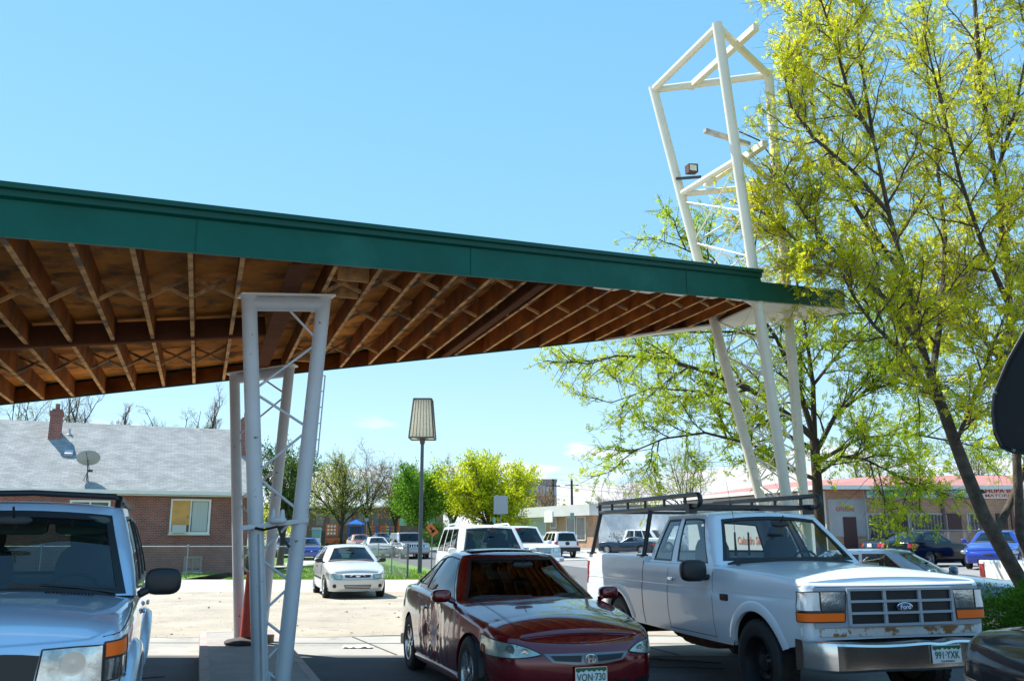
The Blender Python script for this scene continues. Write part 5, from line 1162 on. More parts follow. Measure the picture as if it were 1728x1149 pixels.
# soldier courses over the windows
m = MB()
for a_, b_ in ((288, 354), (117, 183)):
    p, q = onplane(a_, 834, HP+HN*.01, HN), onplane(b_, 841, HP+HN*.01, HN); m.obox((p+q)/2, HE*abs((q-p).dot(HE))/2, HN*.006, Z*abs(p.z-q.z)/2)
    m.build('soldier_course', brick('soldier_brick', (.19, .06, .045), (.12, .045, .04), (.20, .16, .14), .075, .21, .010, off=0), **K, uv=True); m = MB()
RN = (r0-e0).cross(e1-e0).normalized(); RN = RN if RN.z > 0 else -RN
def chim(px, py, pyt, w_, h_=None, par=hs_):
    p = onplane(px, py, e0, RN); top = at(px, pyt, p.y).z; m = MB(); m.obox(Vector((p.x, p.y, (top+p.z-.6)/2)), HE*w_, HN*w_, Z*(top-p.z+.6)/2); c = m.build('chimney', BRK, **K, uv=True)
    m = MB(); m.obox(Vector((p.x, p.y, top-.12)), HE*(w_+.03), HN*(w_+.03), Z*.10); m.obox(Vector((p.x, p.y, top+.03)), HE*(w_-.05), HN*(w_-.05), Z*.06); m.lathe([(.1, 0), (.1, .3), (.001, .3)], 10, c=(p.x, p.y, top+.05)); q = m.build('chimney_cap', BRK, parent=c, uv=True)
    for v in q.data.vertices: v.co -= hs_.location
    m = MB(); m.obox(p+RN*.03-HN*.0, HE*(w_+.12), (r0-e0).normalized()*(w_+.2), RN*.02); m.build('flashing', M('grey_flashing', (.10, .12, .15), .5), **K)
chim(92, 738, 694, .26); chim(411, 766, 708, .24)
GALV = M('pale_galvanised', (.55, .56, .56), .4, .4)
p = onplane(116, 768, e0, RN); m = MB(); m.obox(p+RN*.10, HE*.17, (r0-e0).normalized()*.15, RN*.09); m.build('roof_vent', GALV, **K)
p = onplane(117, 734, e0, RN); m = MB(); m.lathe([(.16, 0), (.06, .12), (.05, .3), (.001, .3)], 12, c=p); m.build('vent_pipe', GALV, **K, smooth=40)
p = onplane(146, 813, e0, RN); top = at(143, 774, p.y).z
ds = thing('satellite_dish', 'grey oval satellite dish on a short mast at the house eave', 'satellite dish', (p.x, p.y, p.z)); m = MB(); h = top-p.z
m.tube([(0, 0, -.05), (.0, 0, h*.5), (-.05, 0, h*.95)], .03, 8); m.tube([(.15, -.1, -.1), (0, 0, h*.45)], .015, 6); m.tube([(-.15, -.1, -.1), (0, 0, h*.45)], .015, 6); m.build('mast', POLE, ds)
m = MB(); ax = Vector((-.2, .75, .62)).normalized(); t1 = ax.orthogonal().normalized(); t1 = Vector((1, 0, 0))-ax*ax.x; t1.normalize(); t2 = ax.cross(t1); c = Vector((-.04, .0, h))
m.grid([[c+ax*(.10*r*r-.02)*1.0+t1*(.50*r*math.cos(a))+t2*(.40*r*math.sin(a)) for a in np.linspace(0, 2*math.pi, 25)[:-1]] for r in (.001, .3, .6, .85, 1)], True)
m.build('dish', M('dish_grey', (.30, .32, .31), .6, var=(3, .1)), ds, smooth=60, thick=.015)
m = MB(); q = c+ax*.05+Vector((.05, -.15, -.35)); m.tube([c-t2*.35, c+Vector((.3, -.35, -.55))], .012, 6); m.obox(c+Vector((.32, -.36, -.55)), (.09, 0, 0), (0, .05, 0), (0, 0, .05)); m.build('feed_arm', BLK, ds)
# ------------------------------------------------------------------ chain link fences
GAL = M('fence_galvanised', (.24, .25, .26), .5, .4)
def fence(label, pts, h, pitch=.085, r=.0017, gap=3.0):
    p0 = pts[0]; th = thing('chain_link_fence', label, 'fence', (p0[0], p0[1], gz(*p0))); K = dict(parent=th, world=True); w_ = MB(); rl = MB()
    for a, b in zip(pts[:-1], pts[1:]):
        a, b = Vector((*a, 0)), Vector((*b, 0)); L_ = (b-a).length; d = (b-a)/L_; n = int(L_/pitch); P = lambda s_, z: Vector((a.x+d.x*s_, a.y+d.y*s_, gz(a.x+d.x*s_, a.y+d.y*s_)+z))
        for i in range(-int(h/pitch), n):
            for sg in (0, 1):
                s0, s1 = i*pitch, i*pitch+h; z0, z1 = (0, h)
                if s0 < 0: z0 = -s0; s0 = 0
                if s1 > L_: z1 = h-(s1-L_); s1 = L_
                if s1 <= s0: continue
                if sg: A_, B_ = P(s0, h-z0+.04), P(s1, h-z1+.04)
                else: A_, B_ = P(s0, z0+.04), P(s1, z1+.04)
                w_.tube([A_, B_], r, 3, False)
        rl.tube([P(0, h+.03), P(L_, h+.03)], .021, 8)
        k = max(1, round(L_/gap))
        for i in range(k+1):
            m = MB(); q = P(L_*i/k, 0); rr = .028 if 0 < i < k else .04; m.tube([q, q+Z*(h+(.06 if rr < .03 else .14))], rr, 8); m.lathe([(.05, 0), (.03, .04), (.001, .05)], 8, c=q+Z*(h+.06)); m.build('post', GAL, **K, smooth=40)
    w_.build('wire_mesh', GAL, **K); rl.build('top_rail', GAL, **K, smooth=40)
fence('grey chain link fence between the brick house lawn and the alley', [(-33, 36), (-4.1, 36), (-8.2, 48)], 1.2)
fence('taller grey chain link fence with a leaning end post beyond the dark red storefront door', [(17.0, 38.5), (31, 38.5)], 1.42)
# ------------------------------------------------------------------ storefronts on the right
TANB = brick('tan_brick', (.46, .24, .13), (.36, .18, .10), (.42, .33, .26), .21, .075, .010)
REDR = M('pink_red_roof', (.36, .15, .125), .7, var=(1.2, .18), bump=(12, .3)); WALLW = M('white_rendered_wall', (.50, .50, .49), .8, var=(.6, .07))
Y0 = 46; C0 = Vector((16, Y0, 0)); zt = 4.1
st = thing('storefront', 'long single storey tan brick storefront with a faded red roof, mural band and barred windows', 'shop building', (16, Y0, 0)); K = dict(parent=st, world=True)
LC = Vector((11.7, 60, 0)); X1 = 48
m = MB(); m.prism([C0, (X1, Y0, 0), (X1, Y0+14, 0), (24, Y0+14, 0), (20, 62, 0), LC], (0, 0, zt)); m.build('wall', TANB, **K, uv=True)
m = MB(); rs = zt+1.0; m.add([C0+Vector((-.6, -.6, zt)), (X1, Y0-.6, zt), (X1, Y0+6.5, rs), C0+Vector((6, 6.5, rs)), LC+Vector((-.6, .5, zt)), LC+Vector((6, 0, rs)), (X1, Y0+13, zt), (24, Y0+13, zt), (20.5, 62, zt)],
    [(0, 1, 2, 3), (0, 3, 5, 4), (3, 2, 6, 7), (3, 7, 8, 5)]); m.build('roof', REDR, **K, thick=.06)
m = MB(); m.beam(C0+Vector((-.65, -.65, zt-.06)), (X1, Y0-.65, zt-.06), .06, .20); m.beam(C0+Vector((-.65, -.65, zt-.06)), LC+Vector((-.65, .5, zt-.06)), .06, .20); m.build('eave_trim', TRIMW, **K)
m = MB(); n_ = Vector((-14, -4.3, 0)).normalized(); m.prism([C0+n_*.02, LC+n_*.02, LC+n_*.08, C0+n_*.08], (0, 0, zt-.2)); m.build('side_wall', WALLW, **K)
def fx(px, z=2): return at(px, 905, Y0).x
def fz(py): return at(1550, py, Y0).z
def slab(name, mat, x0, x1, y0, y1, d=.04, par=None, dy=0., uv=False):
    m = MB(); X0, X1_ = fx(x0), fx(x1); m.box(X0, X1_, Y0-d-dy, Y0-dy+.0, fz(y1), fz(y0)); o = m.build(name, mat, parent=par or st, uv=uv)
    for v in o.data.vertices: v.co -= st.location
    return o
slab('white_pier', M('grey_render', (.33, .33, .33), .8, var=(1, .15)), 1401, 1466, 842, 905, .05); slab('lower_brick', BRKD, 1467, 1532, 906, 930, .06, uv=True); slab('lower_brick', BRKD, 1632, 1680, 896, 930, .05, uv=True)
IRON = M('dark_ironwork', (.02, .02, .022), .5); DKW = M('dark_window', (.06, .065, .07), .1, coat=.5, var=(1.2, .5)); DKD = M('dark_red_door', (.05, .012, .012), .5)
def barwin(x0, x1, y0, y1, door=False):
    o = slab('window' if not door else 'door', DKW if not door else DKD, x0, x1, y0, y1, .075 if not door else .085); m = MB(); X0, X1_, z0, z1 = fx(x0), fx(x1), fz(y1), fz(y0)
    if not door:
        n = int((X1_-X0)/.16)
        for i in range(n+1): q = X0+(X1_-X0)*i/n; m.box(q-.012, q+.012, Y0-.14, Y0-.12, z0, z1)
        for z in (z0, (z0+z1)/2, z1): m.box(X0, X1_, Y0-.15, Y0-.118, z-.015, z+.015)
        q = m.build('window_bars', IRON, parent=o)
        for v in q.data.vertices: v.co -= st.location
        m = MB(); 
        for s_ in (X0, X1_): m.box(s_-.05, s_+.05, Y0-.10, Y0-.0, z0, z1)
        m.box(X0, X1_, Y0-.095, Y0, z1-.04, z1+.05)
        q = m.build('window_frame', TRIMW, parent=o)
        for v in q.data.vertices: v.co -= st.location
barwin(1466, 1508, 868, 910); barwin(1536, 1598, 868, 915); barwin(1636, 1668, 867, 898); barwin(1424, 1446, 872, 925, True); barwin(1514, 1532, 868, 930, True); barwin(1600, 1624, 866, 922, True); barwin(1684, 1702, 866, 922, True)
for x in (1593, 1709): slab('drain_pipe', M('purple_brown_pipe', (.12, .05, .05), .5), x, x+4, 841, 925, .12)
MUR = []
m_, nt_, p_ = newmat('painted_mural'); N_ = nt_.nodes; tcx = N_.new('ShaderNodeTexCoord'); mpx = N_.new('ShaderNodeMapping'); mpx.inputs['Scale'].default_value = (.9, 1, 2.2); vx = N_.new('ShaderNodeTexNoise'); vx.inputs['Scale'].default_value = 2.2; vx.inputs['Detail'].default_value = 4
cr_ = N_.new('ShaderNodeValToRGB'); cr_.color_ramp.interpolation = 'CONSTANT'; E_ = cr_.color_ramp.elements; E_[0].color = (.06, .26, .34, 1); E_[1].position = .40; E_[1].color = (.45, .62, .66, 1)
for pos, c_ in ((.47, (.03, .42, .24)), (.53, (.55, .62, .62)), (.57, (.45, .05, .03)), (.60, (.08, .20, .34)), (.66, (.55, .50, .42))): e_ = E_.new(pos); e_.color = (*c_, 1)
nt_.links.new(tcx.outputs['Object'], mpx.inputs[0]); nt_.links.new(mpx.outputs[0], vx.inputs['Vector']); nt_.links.new(vx.outputs['Fac'], cr_.inputs[0]); nt_.links.new(cr_.outputs[0], p_.inputs['Base Color'])
slab('mural_band', m_, 1467, 1654, 824, 840, .10)
sg_ = slab('shop_sign', M('sign_white', (.72, .70, .66), .5), 1656, 1760, 823, 841, .12); RL = M('sign_red', (.50, .05, .03), .5)
mt = lambda px, py: frame(Vector((fx(px)-16, -.125, fz(py))), (1, 0, 0), (0, 0, 1))
text('HUPA BUTI', .30, RL, sg_, mt(1700, 828.5), bold=.03, sx=1.25); text('MAYOREO', .22, RL, sg_, mt(1694, 836.5), bold=.02, sx=1.5)
m = MB(); bx_ = fx(1663)-16; bz = fz(832); m.prism([(bx_-.22, -.13, bz-.2), (bx_, -.13, bz-.02), (bx_+.25, -.13, bz+.02), (bx_, -.13, bz+.22), (bx_-.2, -.13, bz+.05)], (0, .01, 0)); m.build('sign_emblem', BLK, sg_)
text('onibe', .42, RL, st, frame(Vector((fx(1429)-16, -.06, fz(858))), (1, 0, 0), (0, 0, 1)), bold=.01, name='wall_lettering')
slab('sign_letters_panel', M('green_banner', (.03, .30, .16), .5), 1500, 1530, 826, 839, .13)
e_ = (C0-LC).normalized(); q0 = C0+(LC-C0)*((16-.2644*46)/((16-11.7)+.2644*(60-46)))
text('Calzado Sin L', .62, M('orange_lettering', (.62, .17, .04), .6), st, frame(q0-C0+n_*.10+Vector((0, 0, 1.38)), e_, (0, 0, 1)), bold=.01, sx=.9, name='wall_lettering')
m = MB(); [m.box(fx(1459), fx(1460.5), Y0-.3, Y0-.26, .3, 4.0)]; m.build('conduit_pole', GAL, **K)
# ------------------------------------------------------------------ white painted brick building, tan brick office
WPB = brick('white_painted_brick', (.72, .74, .77), (.67, .69, .72), (.58, .60, .63), .4, .2, .012)
A = Vector((8.0, 84, 0)); B = Vector((22, 72, 0)); nn = Vector((-(B-A).y, (B-A).x, 0)).normalized(); nn = nn if nn.y > 0 else -nn
wb = thing('white_brick_building', 'white painted brick building with scuffed wall behind the black muscle coupe', 'building', (A.x, A.y, 0)); K = dict(parent=wb, world=True)
m = MB(); m.prism([A, B, B+nn*14, A+nn*14], (0, 0, 4.2)); m.build('wall', WPB, **K, uv=True); m = MB(); m.prism([A-nn*.1-Vector((.1, 0, 0)), B-nn*.1, B+nn*14, A+nn*14-Vector((.1, 0, 0))], (0, 0, .18)); o = m.build('coping', M('dark_coping', (.12, .11, .11), .6), **K); o.location.z = 4.2
m = MB(); e = (B-A).normalized(); SC_ = M('scuffed_paint', (.30, .32, .34), .85, var=(4, .3)); rnd = random.Random(6)
for k in range(3):
    c = A+e*(1.2+rnd.random()*1.2 if k == 0 else 5.0+k*2.2)-nn*.012; m = MB()
    for q in range(34): p = c+e*rnd.gauss(0, .45)+Z*(1.4+rnd.gauss(0, .45)); r_ = rnd.uniform(.03, .14); m.poly([p+e*r_*math.cos(a)*rnd.uniform(.6, 1.2)+Z*r_*math.sin(a)*rnd.uniform(.6, 1.2)-nn*.001*q for a in np.linspace(0, 5.4, 7)])
    m.build('paint_scuffs', SC_, **K)
A2 = Vector((7.7, 86, 0)); B2 = Vector((-1.0, 104, 0)); e = (B2-A2).normalized(); nn = Vector((-.9, -.43, 0)).normalized()
ob_ = thing('brick_office', 'tan brick single storey office with a deep white roof band and large dark windows', 'office building', (A2.x, A2.y, 0)); K = dict(parent=ob_, world=True)
m = MB(); m.prism([A2, B2, B2-nn*12, A2-nn*12], (0, 0, 3.6)); m.build('wall', brick('peach_brick', (.52, .30, .18), (.46, .26, .16), (.46, .34, .25), .25, .09, .01), **K, uv=True)
m = MB(); m.prism([A2+nn*.7-e*.5, B2+nn*.7, B2-nn*12, A2-nn*12-e*.5], (0, 0, 1.05)); o = m.build('roof_band', M('white_roof_band', (.60, .59, .56), .6, var=(.5, .1)), **K); o.location.z = 3.6
for s0, s1, z0, z1, k_ in ((1.4, 3.0, 1.3, 3.5, 0), (3.4, 5.0, 1.3, 3.5, 0), (7.2, 8.4, .2, 2.2, 1), (7.2, 8.4, 2.5, 3.5, 0), (9.5, 13.2, .9, 3.5, 2), (15.4, 16.8, .8, 3.1, 2)):
    c = A2+e*(s0+s1)/2+Z*(z0+z1)/2+nn*.03; m = MB(); m.obox(c, e*(s1-s0)/2, nn*.03, Z*(z1-z0)/2); o = m.build('window' if k_ != 1 else 'door', (DKW, DKW, CURT)[k_], **K)
    m = MB()
    for q in (-1, 1): m.obox(c+e*q*(s1-s0)/2+nn*.02, e*.05, nn*.04, Z*(z1-z0)/2); m.obox(c+Z*q*(z1-z0)/2+nn*.02, e*(s1-s0)/2, nn*.037, Z*.05)
    q = m.build('window_frame', TRIMW, parent=o)
    for v in q.data.vertices: v.co -= ob_.location
m = MB(); m.obox(A2+e*7.6+nn*.74+Z*3.6, e*.9, nn*.03, Z*.55); m.build('hanging_sign', WPAINT, **K)
# ------------------------------------------------------------------ far buildings, poles, signs
x0, x1 = at(882, 905, 260).x, at(940, 905, 260).x
fb = thing('far_office_block', 'distant grey office block with glass bays above the tan brick office', 'office block', (x0, 260, 0)); m = MB(); m.box(0, x1-x0, 0, 14, 0, 17.2); m.build('wall', M('grey_panel', (.22, .21, .22), .7), fb)
for k in range(9):
    for j in range(4): m = MB(); m.box(.8+k*1.02, 1.5+k*1.02, -.08, 0, 2+j*3.7, 4.9+j*3.7); m.build('window', M('blue_pane', (.30, .42, .50), .2) if (k+j) % 3 else M('pale_pane', (.6, .62, .62), .3), fb)
m = MB(); m.box(-.2, x1-x0+.2, -.3, 14.2, 17.2, 17.9); m.build('parapet', M('grey_panel', (.22, .21, .22), .7), fb)
x0, x1 = at(498, 905, 150).x, at(735, 905, 150).x
sc_ = thing('school_building', 'brown brick school building half hidden by the park trees and playground', 'school', (x0, 150, 0)); m = MB(); m.box(0, x1-x0, 0, 16, -.5, 6.3); m.build('wall', brick('brown_brick', (.20, .075, .06), (.16, .06, .05), (.2, .15, .13), .3, .1, .012), sc_, uv=True)
for k in range(10): m = MB(); m.box(1+k*2.3, 2.3+k*2.3, -.08, 0, 3.4, 5.4) ; m.build('window', DKW if k < 7 else M('green_tint_pane', (.25, .40, .38), .2), sc_)
m = MB(); m.box(-.3, x1-x0+.3, -.3, 16.3, 6.3, 6.6); m.build('roof_edge', TRIMW, sc_)
WPOLE = M('tarred_pole', (.05, .04, .035), .8); ups = []
for px, top, Y, lb in ((934, 808, 150, 'left utility pole with a thick transformer top, beyond the tan brick office'), (966, 808, 160, 'slim utility pole right of the thick one, beyond the tan brick office')):
    x = at(px, 905, Y).x; t = at(px, top, Y).z; th = thing('utility_pole', lb, 'utility pole', (x, Y, 0), 0, 'utility poles'); m = MB(); m.tube([(0, 0, 0), (0, 0, t)], [.28, .2], 8); m.build('pole', WPOLE, th, smooth=40)
    m = MB(); m.box(-1.2, 1.2, -.08, .08, t-1.2, t-1.05); m.build('crossarm', WPOLE, th); ups.append((x, Y, t))
    if px == 934: m = MB(); m.lathe([(.001, -1), (.35, -1), (.35, .4), (.001, .5)], 10, c=(-.3, -.3, t-2.4)); m.build('transformer', M('grey_can', (.2, .2, .2), .5), th)
m = MB()
for k, dz in enumerate((.0, -.5, -1.1, -1.2, -2.6)):
    p0 = Vector((ups[0][0], ups[0][1], ups[0][2]+dz)); q = Vector((60, 190, 12.2+dz)); pts = [p0.lerp(q, i/14)-Z*(1.3*4*(i/14)*(1-i/14)) for i in range(15)]; m.tube(pts, .022, 4)
o = m.build('overhead_wires', BLK); tagp(o, 'thin overhead wires running right from the utility poles', 'wires')
def sign(name, label, cat, px, py0, py1, w_px, Y, col, postpx=None, base=None, extra=None, grp=None):
    x = at(px, 905, Y).x; g0 = gz(x, Y); th = thing(name, label, cat, (x, Y, g0), 0, grp); z1, z0 = at(px, py0, Y).z-g0, at(px, py1, Y).z-g0; w_ = w_px/1536*Y
    m = MB(); m.box(-.03, .03, -.02, .02, 0, (z1+z0)/2+(z1-z0)*.4); m.build('post', GAL, th); m = MB(); m.box(-w_/2, w_/2, -.045, -.03, z0, z1); o = m.build('sign_panel', col, th); return th, o
SB = M('sign_back_grey', (.42, .43, .44), .5, .3); SGN = M('faded_green_sign', (.20, .38, .33), .5)
sign('road_sign', 'large plain grey back of a rectangular sign in front of the yellow green tree', 'sign', 845, 836, 867, 24, 55, SB)
sign('parking_sign', 'small green parking sign on a tall thin post before the tan brick office', 'sign', 966, 865, 876, 6.5, 76, SGN, grp='small green signs'); sign('parking_sign', 'small green sign low behind the large white SUV roof', 'sign', 834, 873, 882, 5, 70, SGN, grp='small green signs')
sign('parking_sign', 'small pale green sign beside the rounded green tree', 'sign', 760, 874, 884, 4.5, 80, SGN, grp='small green signs'); sign('street_name_sign', 'small green street sign in front of the playground', 'sign', 618, 874, 879, 6, 85, SGN, grp='small green signs')
x = at(729, 905, 46).x; th = thing('construction_sign', 'tilted orange diamond road works sign behind the boxy silver SUV', 'sign', (x, 46, 0)); m = MB(); m.box(-.03, .03, 0, .04, 0, 1.9); m.build('post', GAL, th); m = MB()
c = Vector((0, -.03, 1.95)); u_ = Vector((math.cos(.9), 0, -math.sin(.9))); v_ = Vector((math.sin(.9), 0, math.cos(.9))); m.obox(c, u_*.30, Vector((0, .01, 0)), v_*.18); m.build('sign_panel', M('safety_orange', (.85, .16, .02), .5), th)
m = MB(); m.obox(c+Vector((0, -.013, 0)), u_*.15, Vector((0, .002, 0)), v_*.05); m.obox(c+Vector((0, -.013, 0))+u_*.1, u_*.05, Vector((0, .002, 0)), v_*.12); m.build('sign_mark', BLK, th)
x = at(534, 905, 66).x; th = thing('utility_box', 'pale green utility box on legs in the lawn beyond the fence', 'utility box', (x, 66, gz(x, 66))); m = MB(); m.box(-.30, .30, -.2, .2, 1.35, 1.9); m.build('box_body', SGN, th); m = MB(); m.prism([(-.36, -.25, 1.9), (.36, -.25, 1.9), (.28, -.25, 2.08), (-.28, -.25, 2.08)], (0, .5, 0)); m.build('lid', SB, th)
m = MB(); m.box(-.28, .28, -.18, .18, .75, 1.33); m.build('lower_panel', WPAINT, th)
for sx in (-.26, .26): m = MB(); m.box(sx-.03, sx+.03, -.03, .03, 0, 1.4); m.build('leg', GAL, th)
x = at(546, 905, 44).x; th = MB(); th.box(x-.09, x+.09, 43.9, 44.1, 0, 1.85); o = th.build('wooden_post', WPOLE); tagp(o, 'short dark wooden post in the lawn left of the hatchback roof', 'post')
# playground
OR2 = M('playground_orange', (.60, .12, .03), .5); BL2 = M('playground_blue', (.01, .12, .55), .9, spec=.1); YL = M('playground_yellow', (.55, .42, .10), .5); PY = 112
def P(px, py): return at(px, py, PY)
x = P(600, 900).x; th = thing('shade_canopy', 'bright blue pyramid shade canopy over dark blue play panels', 'shade canopy', (x, PY, .6)); m = MB(); z0, z1 = P(600, 884).z-.6, P(600, 876).z-.6
m.add([(-.95, -.95, z0), (.95, -.95, z0), (.95, .95, z0), (-.95, .95, z0), (0, 0, z1)], [(0, 1, 4), (1, 2, 4), (2, 3, 4), (3, 0, 4)]); m.build('canopy_cover', BL2, th); m = MB(); m.box(-.7, .7, .1, .2, .6, z0-.3); m.build('play_panel', M('playground_navy', (.02, .04, .16), .5), th)
for sx in (-1, 1): m = MB(); m.box(sx*.85-.06, sx*.85+.06, -.06, .06, 0, z0); m.build('post', BL2, th)
rnd = random.Random(12); x = P(640, 900).x; th = thing('climbing_frame', 'orange and yellow playground climbing frame with slatted panels right of the blue canopy', 'playground frame', (x, PY+1, .6))
for k in range(9):
    q = -2.2+k*.56; m = MB(); m.box(q-.06, q+.06, -.1, .1, 0, 2.3+rnd.random()*1.1); m.build('post', OR2 if k % 3 else BL2, th)
    if k < 8: m = MB(); [m.box(q+.08, q+.48, -.05, .05, .7+j*.36, .9+j*.36) for j in range(5)]; m.build('slat_panel', (OR2, YL, OR2, M('playground_red', (.4, .04, .03), .5))[k % 4], th)
m = MB(); m.grid([[(-3.9+k*.2, -.4, .2+k*.14), (-3.9+k*.2, .4, .2+k*.14)] for k in range(9)]); m.build('slide', YL, th, thick=.06)
x0, x1 = P(566, 900).x, P(668, 900).x; m = MB(); m.box(x0, x1, PY-8, PY-7.6, .5, 1.3); o = m.build('low_brick_wall', BRKD, uv=True); tagp(o, 'low dark red brick wall in front of the playground', 'wall')
x = at(560, 900, 92).x; th = thing('orange_trailer', 'small orange arrow board trailer parked by the park kerb', 'trailer', (x, 92, .6)); m = MB(); m.box(-.9, .9, -.4, .4, .35, .9); m.build('trailer_body', OR2, th)
m = MB(); m.box(-.6, .6, -.06, .06, 1.1, 2.3); m.build('arrow_board', OR2, th); [MB().box(-.45+.32*i, -.25+.32*i, -.075, -.06, 1.25+.35*j, 1.45+.35*j).build('arrow_lamp', WPAINT, th) for i in range(3) for j in range(3)]
for sx in (-.6, .6): m = MB(); m.lathe([(.32, -.1), (.32, .1), (.001, .1)], 14, c=(sx, -.42, .32), axis='y'); m.build('wheel', RUB, th)
# large black housing at the right edge, above the black car
hb = Vector((3.32, 5.35, 0)); th = thing('sign_housing', 'large glossy black rounded housing with a bolted rim above the right edge', 'sign housing', (hb.x+.9, hb.y+.3, 0))
o0 = at(1672, 690, 5.2); c_ = [(a+8, b-4) for a, b in [(1668, 668), (1664, 700), (1668, 735), (1680, 760), (1700, 769), (1760, 772), (1900, 775), (1900, 330), (1790, 420), (1728, 548), (1692, 612)]]
Pf = [at(a, b, 5.2)-th.location for a, b in c_]; cen = sum(Pf, Vector())/len(Pf); dd = Vector((.75, .6, 0))
m = MB(); fr_ = [p*.965+cen*.035 for p in Pf]; m.grid([[p+dd*.06 for p in fr_], [p for p in fr_], [p for p in Pf], [p+dd*.03 for p in Pf], [p+dd*.7 for p in Pf]], True); m.poly([p+dd*.7 for p in Pf]); m.build('housing_shell', M('streaked_black', (.006, .008, .011), .45, spec=.15, var2=(6, .58, .8, (.022, .026, .03))), th, smooth=25)
m = MB(); m.poly([p+dd*.06 for p in fr_]); m.build('face_panel', M('streaked_black', (.012, .014, .018), .3), th)
m = MB(); m.tube([Pf[9]*.985+cen*.015, Pf[10]*.985+cen*.015, Pf[0]*.98+cen*.02, Pf[1]*.97+cen*.03, Pf[2]*.97+cen*.03, Pf[3]*.97+cen*.03], .008, 6); m.build('rim_bead', BLK, th)
for k in (0, 4): m = MB(); q = Pf[k]*.96+cen*.04; m.lathe([(.001, -.012), (.008, -.012), (.012, 0)], 10, c=q, axis='y'); m.build('bolt', POLE, th)
m = MB(); m.tube([(.9, .6, 0), (.9, .6, 2.6)], .09, 12); m.build('post', BLK, th)
# ------------------------------------------------------------------ vegetation
BARK = M('grey_brown_bark', (.075, .060, .048), .95, var=(8, .5), bump=(22, 1.0)); BARKD = M('dark_bark', (.06, .045, .035), .95, var=(5, .3)); TWIG = M('pale_twig', (.20, .15, .12), .9, var=(3, .25))
def leaf_cloud(tmpl, pos, scl, rng, updown=0.):
    """copies of small leaf templates at many points, as one vertex array"""
    n = len(pos); k = rng.integers(0, len(tmpl), n); vs = []; fs = []; off = 0
    for t in range(len(tmpl)):
        idx = np.where(k == t)[0]; 
        if len(idx) == 0: continue
        T, Fc = tmpl[t]; q = rng.normal(size=(len(idx), 4)); q[:, 3] *= 1; q /= np.linalg.norm(q, axis=1)[:, None]; x, y, z, w_ = q.T
        Rm = np.stack([1-2*(y*y+z*z), 2*(x*y-z*w_), 2*(x*z+y*w_), 2*(x*y+z*w_), 1-2*(x*x+z*z), 2*(y*z-x*w_), 2*(x*z-y*w_), 2*(y*z+x*w_), 1-2*(x*x+y*y)], 1).reshape(-1, 3, 3)
        V_ = np.einsum('nij,vj->nvi', Rm, T)*scl[idx][:, None, None]+pos[idx][:, None, :]
        vs.append(V_.reshape(-1, 3)); f = Fc[None]+(np.arange(len(idx))*len(T))[:, None, None]+off; fs.append(f.reshape(-1, 4)); off += len(idx)*len(T)
    return np.concatenate(vs), np.concatenate(fs)
def mesh_np(name, vs, fs, mat, parent):
    me = bpy.data.meshes.new(name); me.vertices.add(len(vs)); me.vertices.foreach_set('co', vs.astype(np.float32).ravel()); me.loops.add(fs.size); me.polygons.add(len(fs))
    me.loops.foreach_set('vertex_index', fs.astype(np.int32).ravel()); me.polygons.foreach_set('loop_start', np.arange(0, fs.size, 4, dtype=np.int32)); me.update(calc_edges=True); me.validate()
    me.materials.append(mat); o = bpy.data.objects.new(name, me); C.objects.link(o); o.parent = parent; return o
def quad(c, a, b): c, a, b = map(np.array, (c, a, b)); return [c-a*.5, c+b*.5+a*.0, c+a*.5, c-b*.5]
def tmpl_locust(rng):                   # curling feathery spray: a few arcs with paired leaflets
    vs = []; fs = []
    for s_ in range(3):
        d = rng.normal(size=3); d /= np.linalg.norm(d); u = np.cross(d, rng.normal(size=3)); u /= np.linalg.norm(u); w_ = np.cross(d, u)
        for i in range(4):
            t = (i+1)/4; p = d*t*.8+u*.35*t*t
            for sg in (-1, 1):
                a = (w_*sg*.8+d*.5+u*.2*rng.normal())*.40*(1.1-t*.3); b = np.cross(a, rng.normal(size=3)*.4+u); b = b/np.linalg.norm(b)*.20; n = len(vs)
                vs += quad(p+a*.5, a, b); fs.append((n, n+1, n+2, n+3))
    return np.array(vs), np.array(fs)
def tmpl_broad(rng, k=5, r=.9, sz=.55):
    vs = []; fs = []
    for i in range(k):
        p = rng.normal(size=3)*r*.5; a = rng.normal(size=3); a = a/np.linalg.norm(a)*sz; b = np.cross(a, rng.normal(size=3)); b = b/np.linalg.norm(b)*sz*.75; n = len(vs); vs += quad(p, a, b); fs.append((n, n+1, n+2, n+3))
    return np.array(vs), np.array(fs)
RG = np.random.default_rng(7)
TL_ = [tmpl_locust(RG) for _ in range(6)]; TB_ = [tmpl_broad(RG) for _ in range(5)]; TS_ = [tmpl_broad(RG, 3, 1.0, .34) for _ in range(5)]
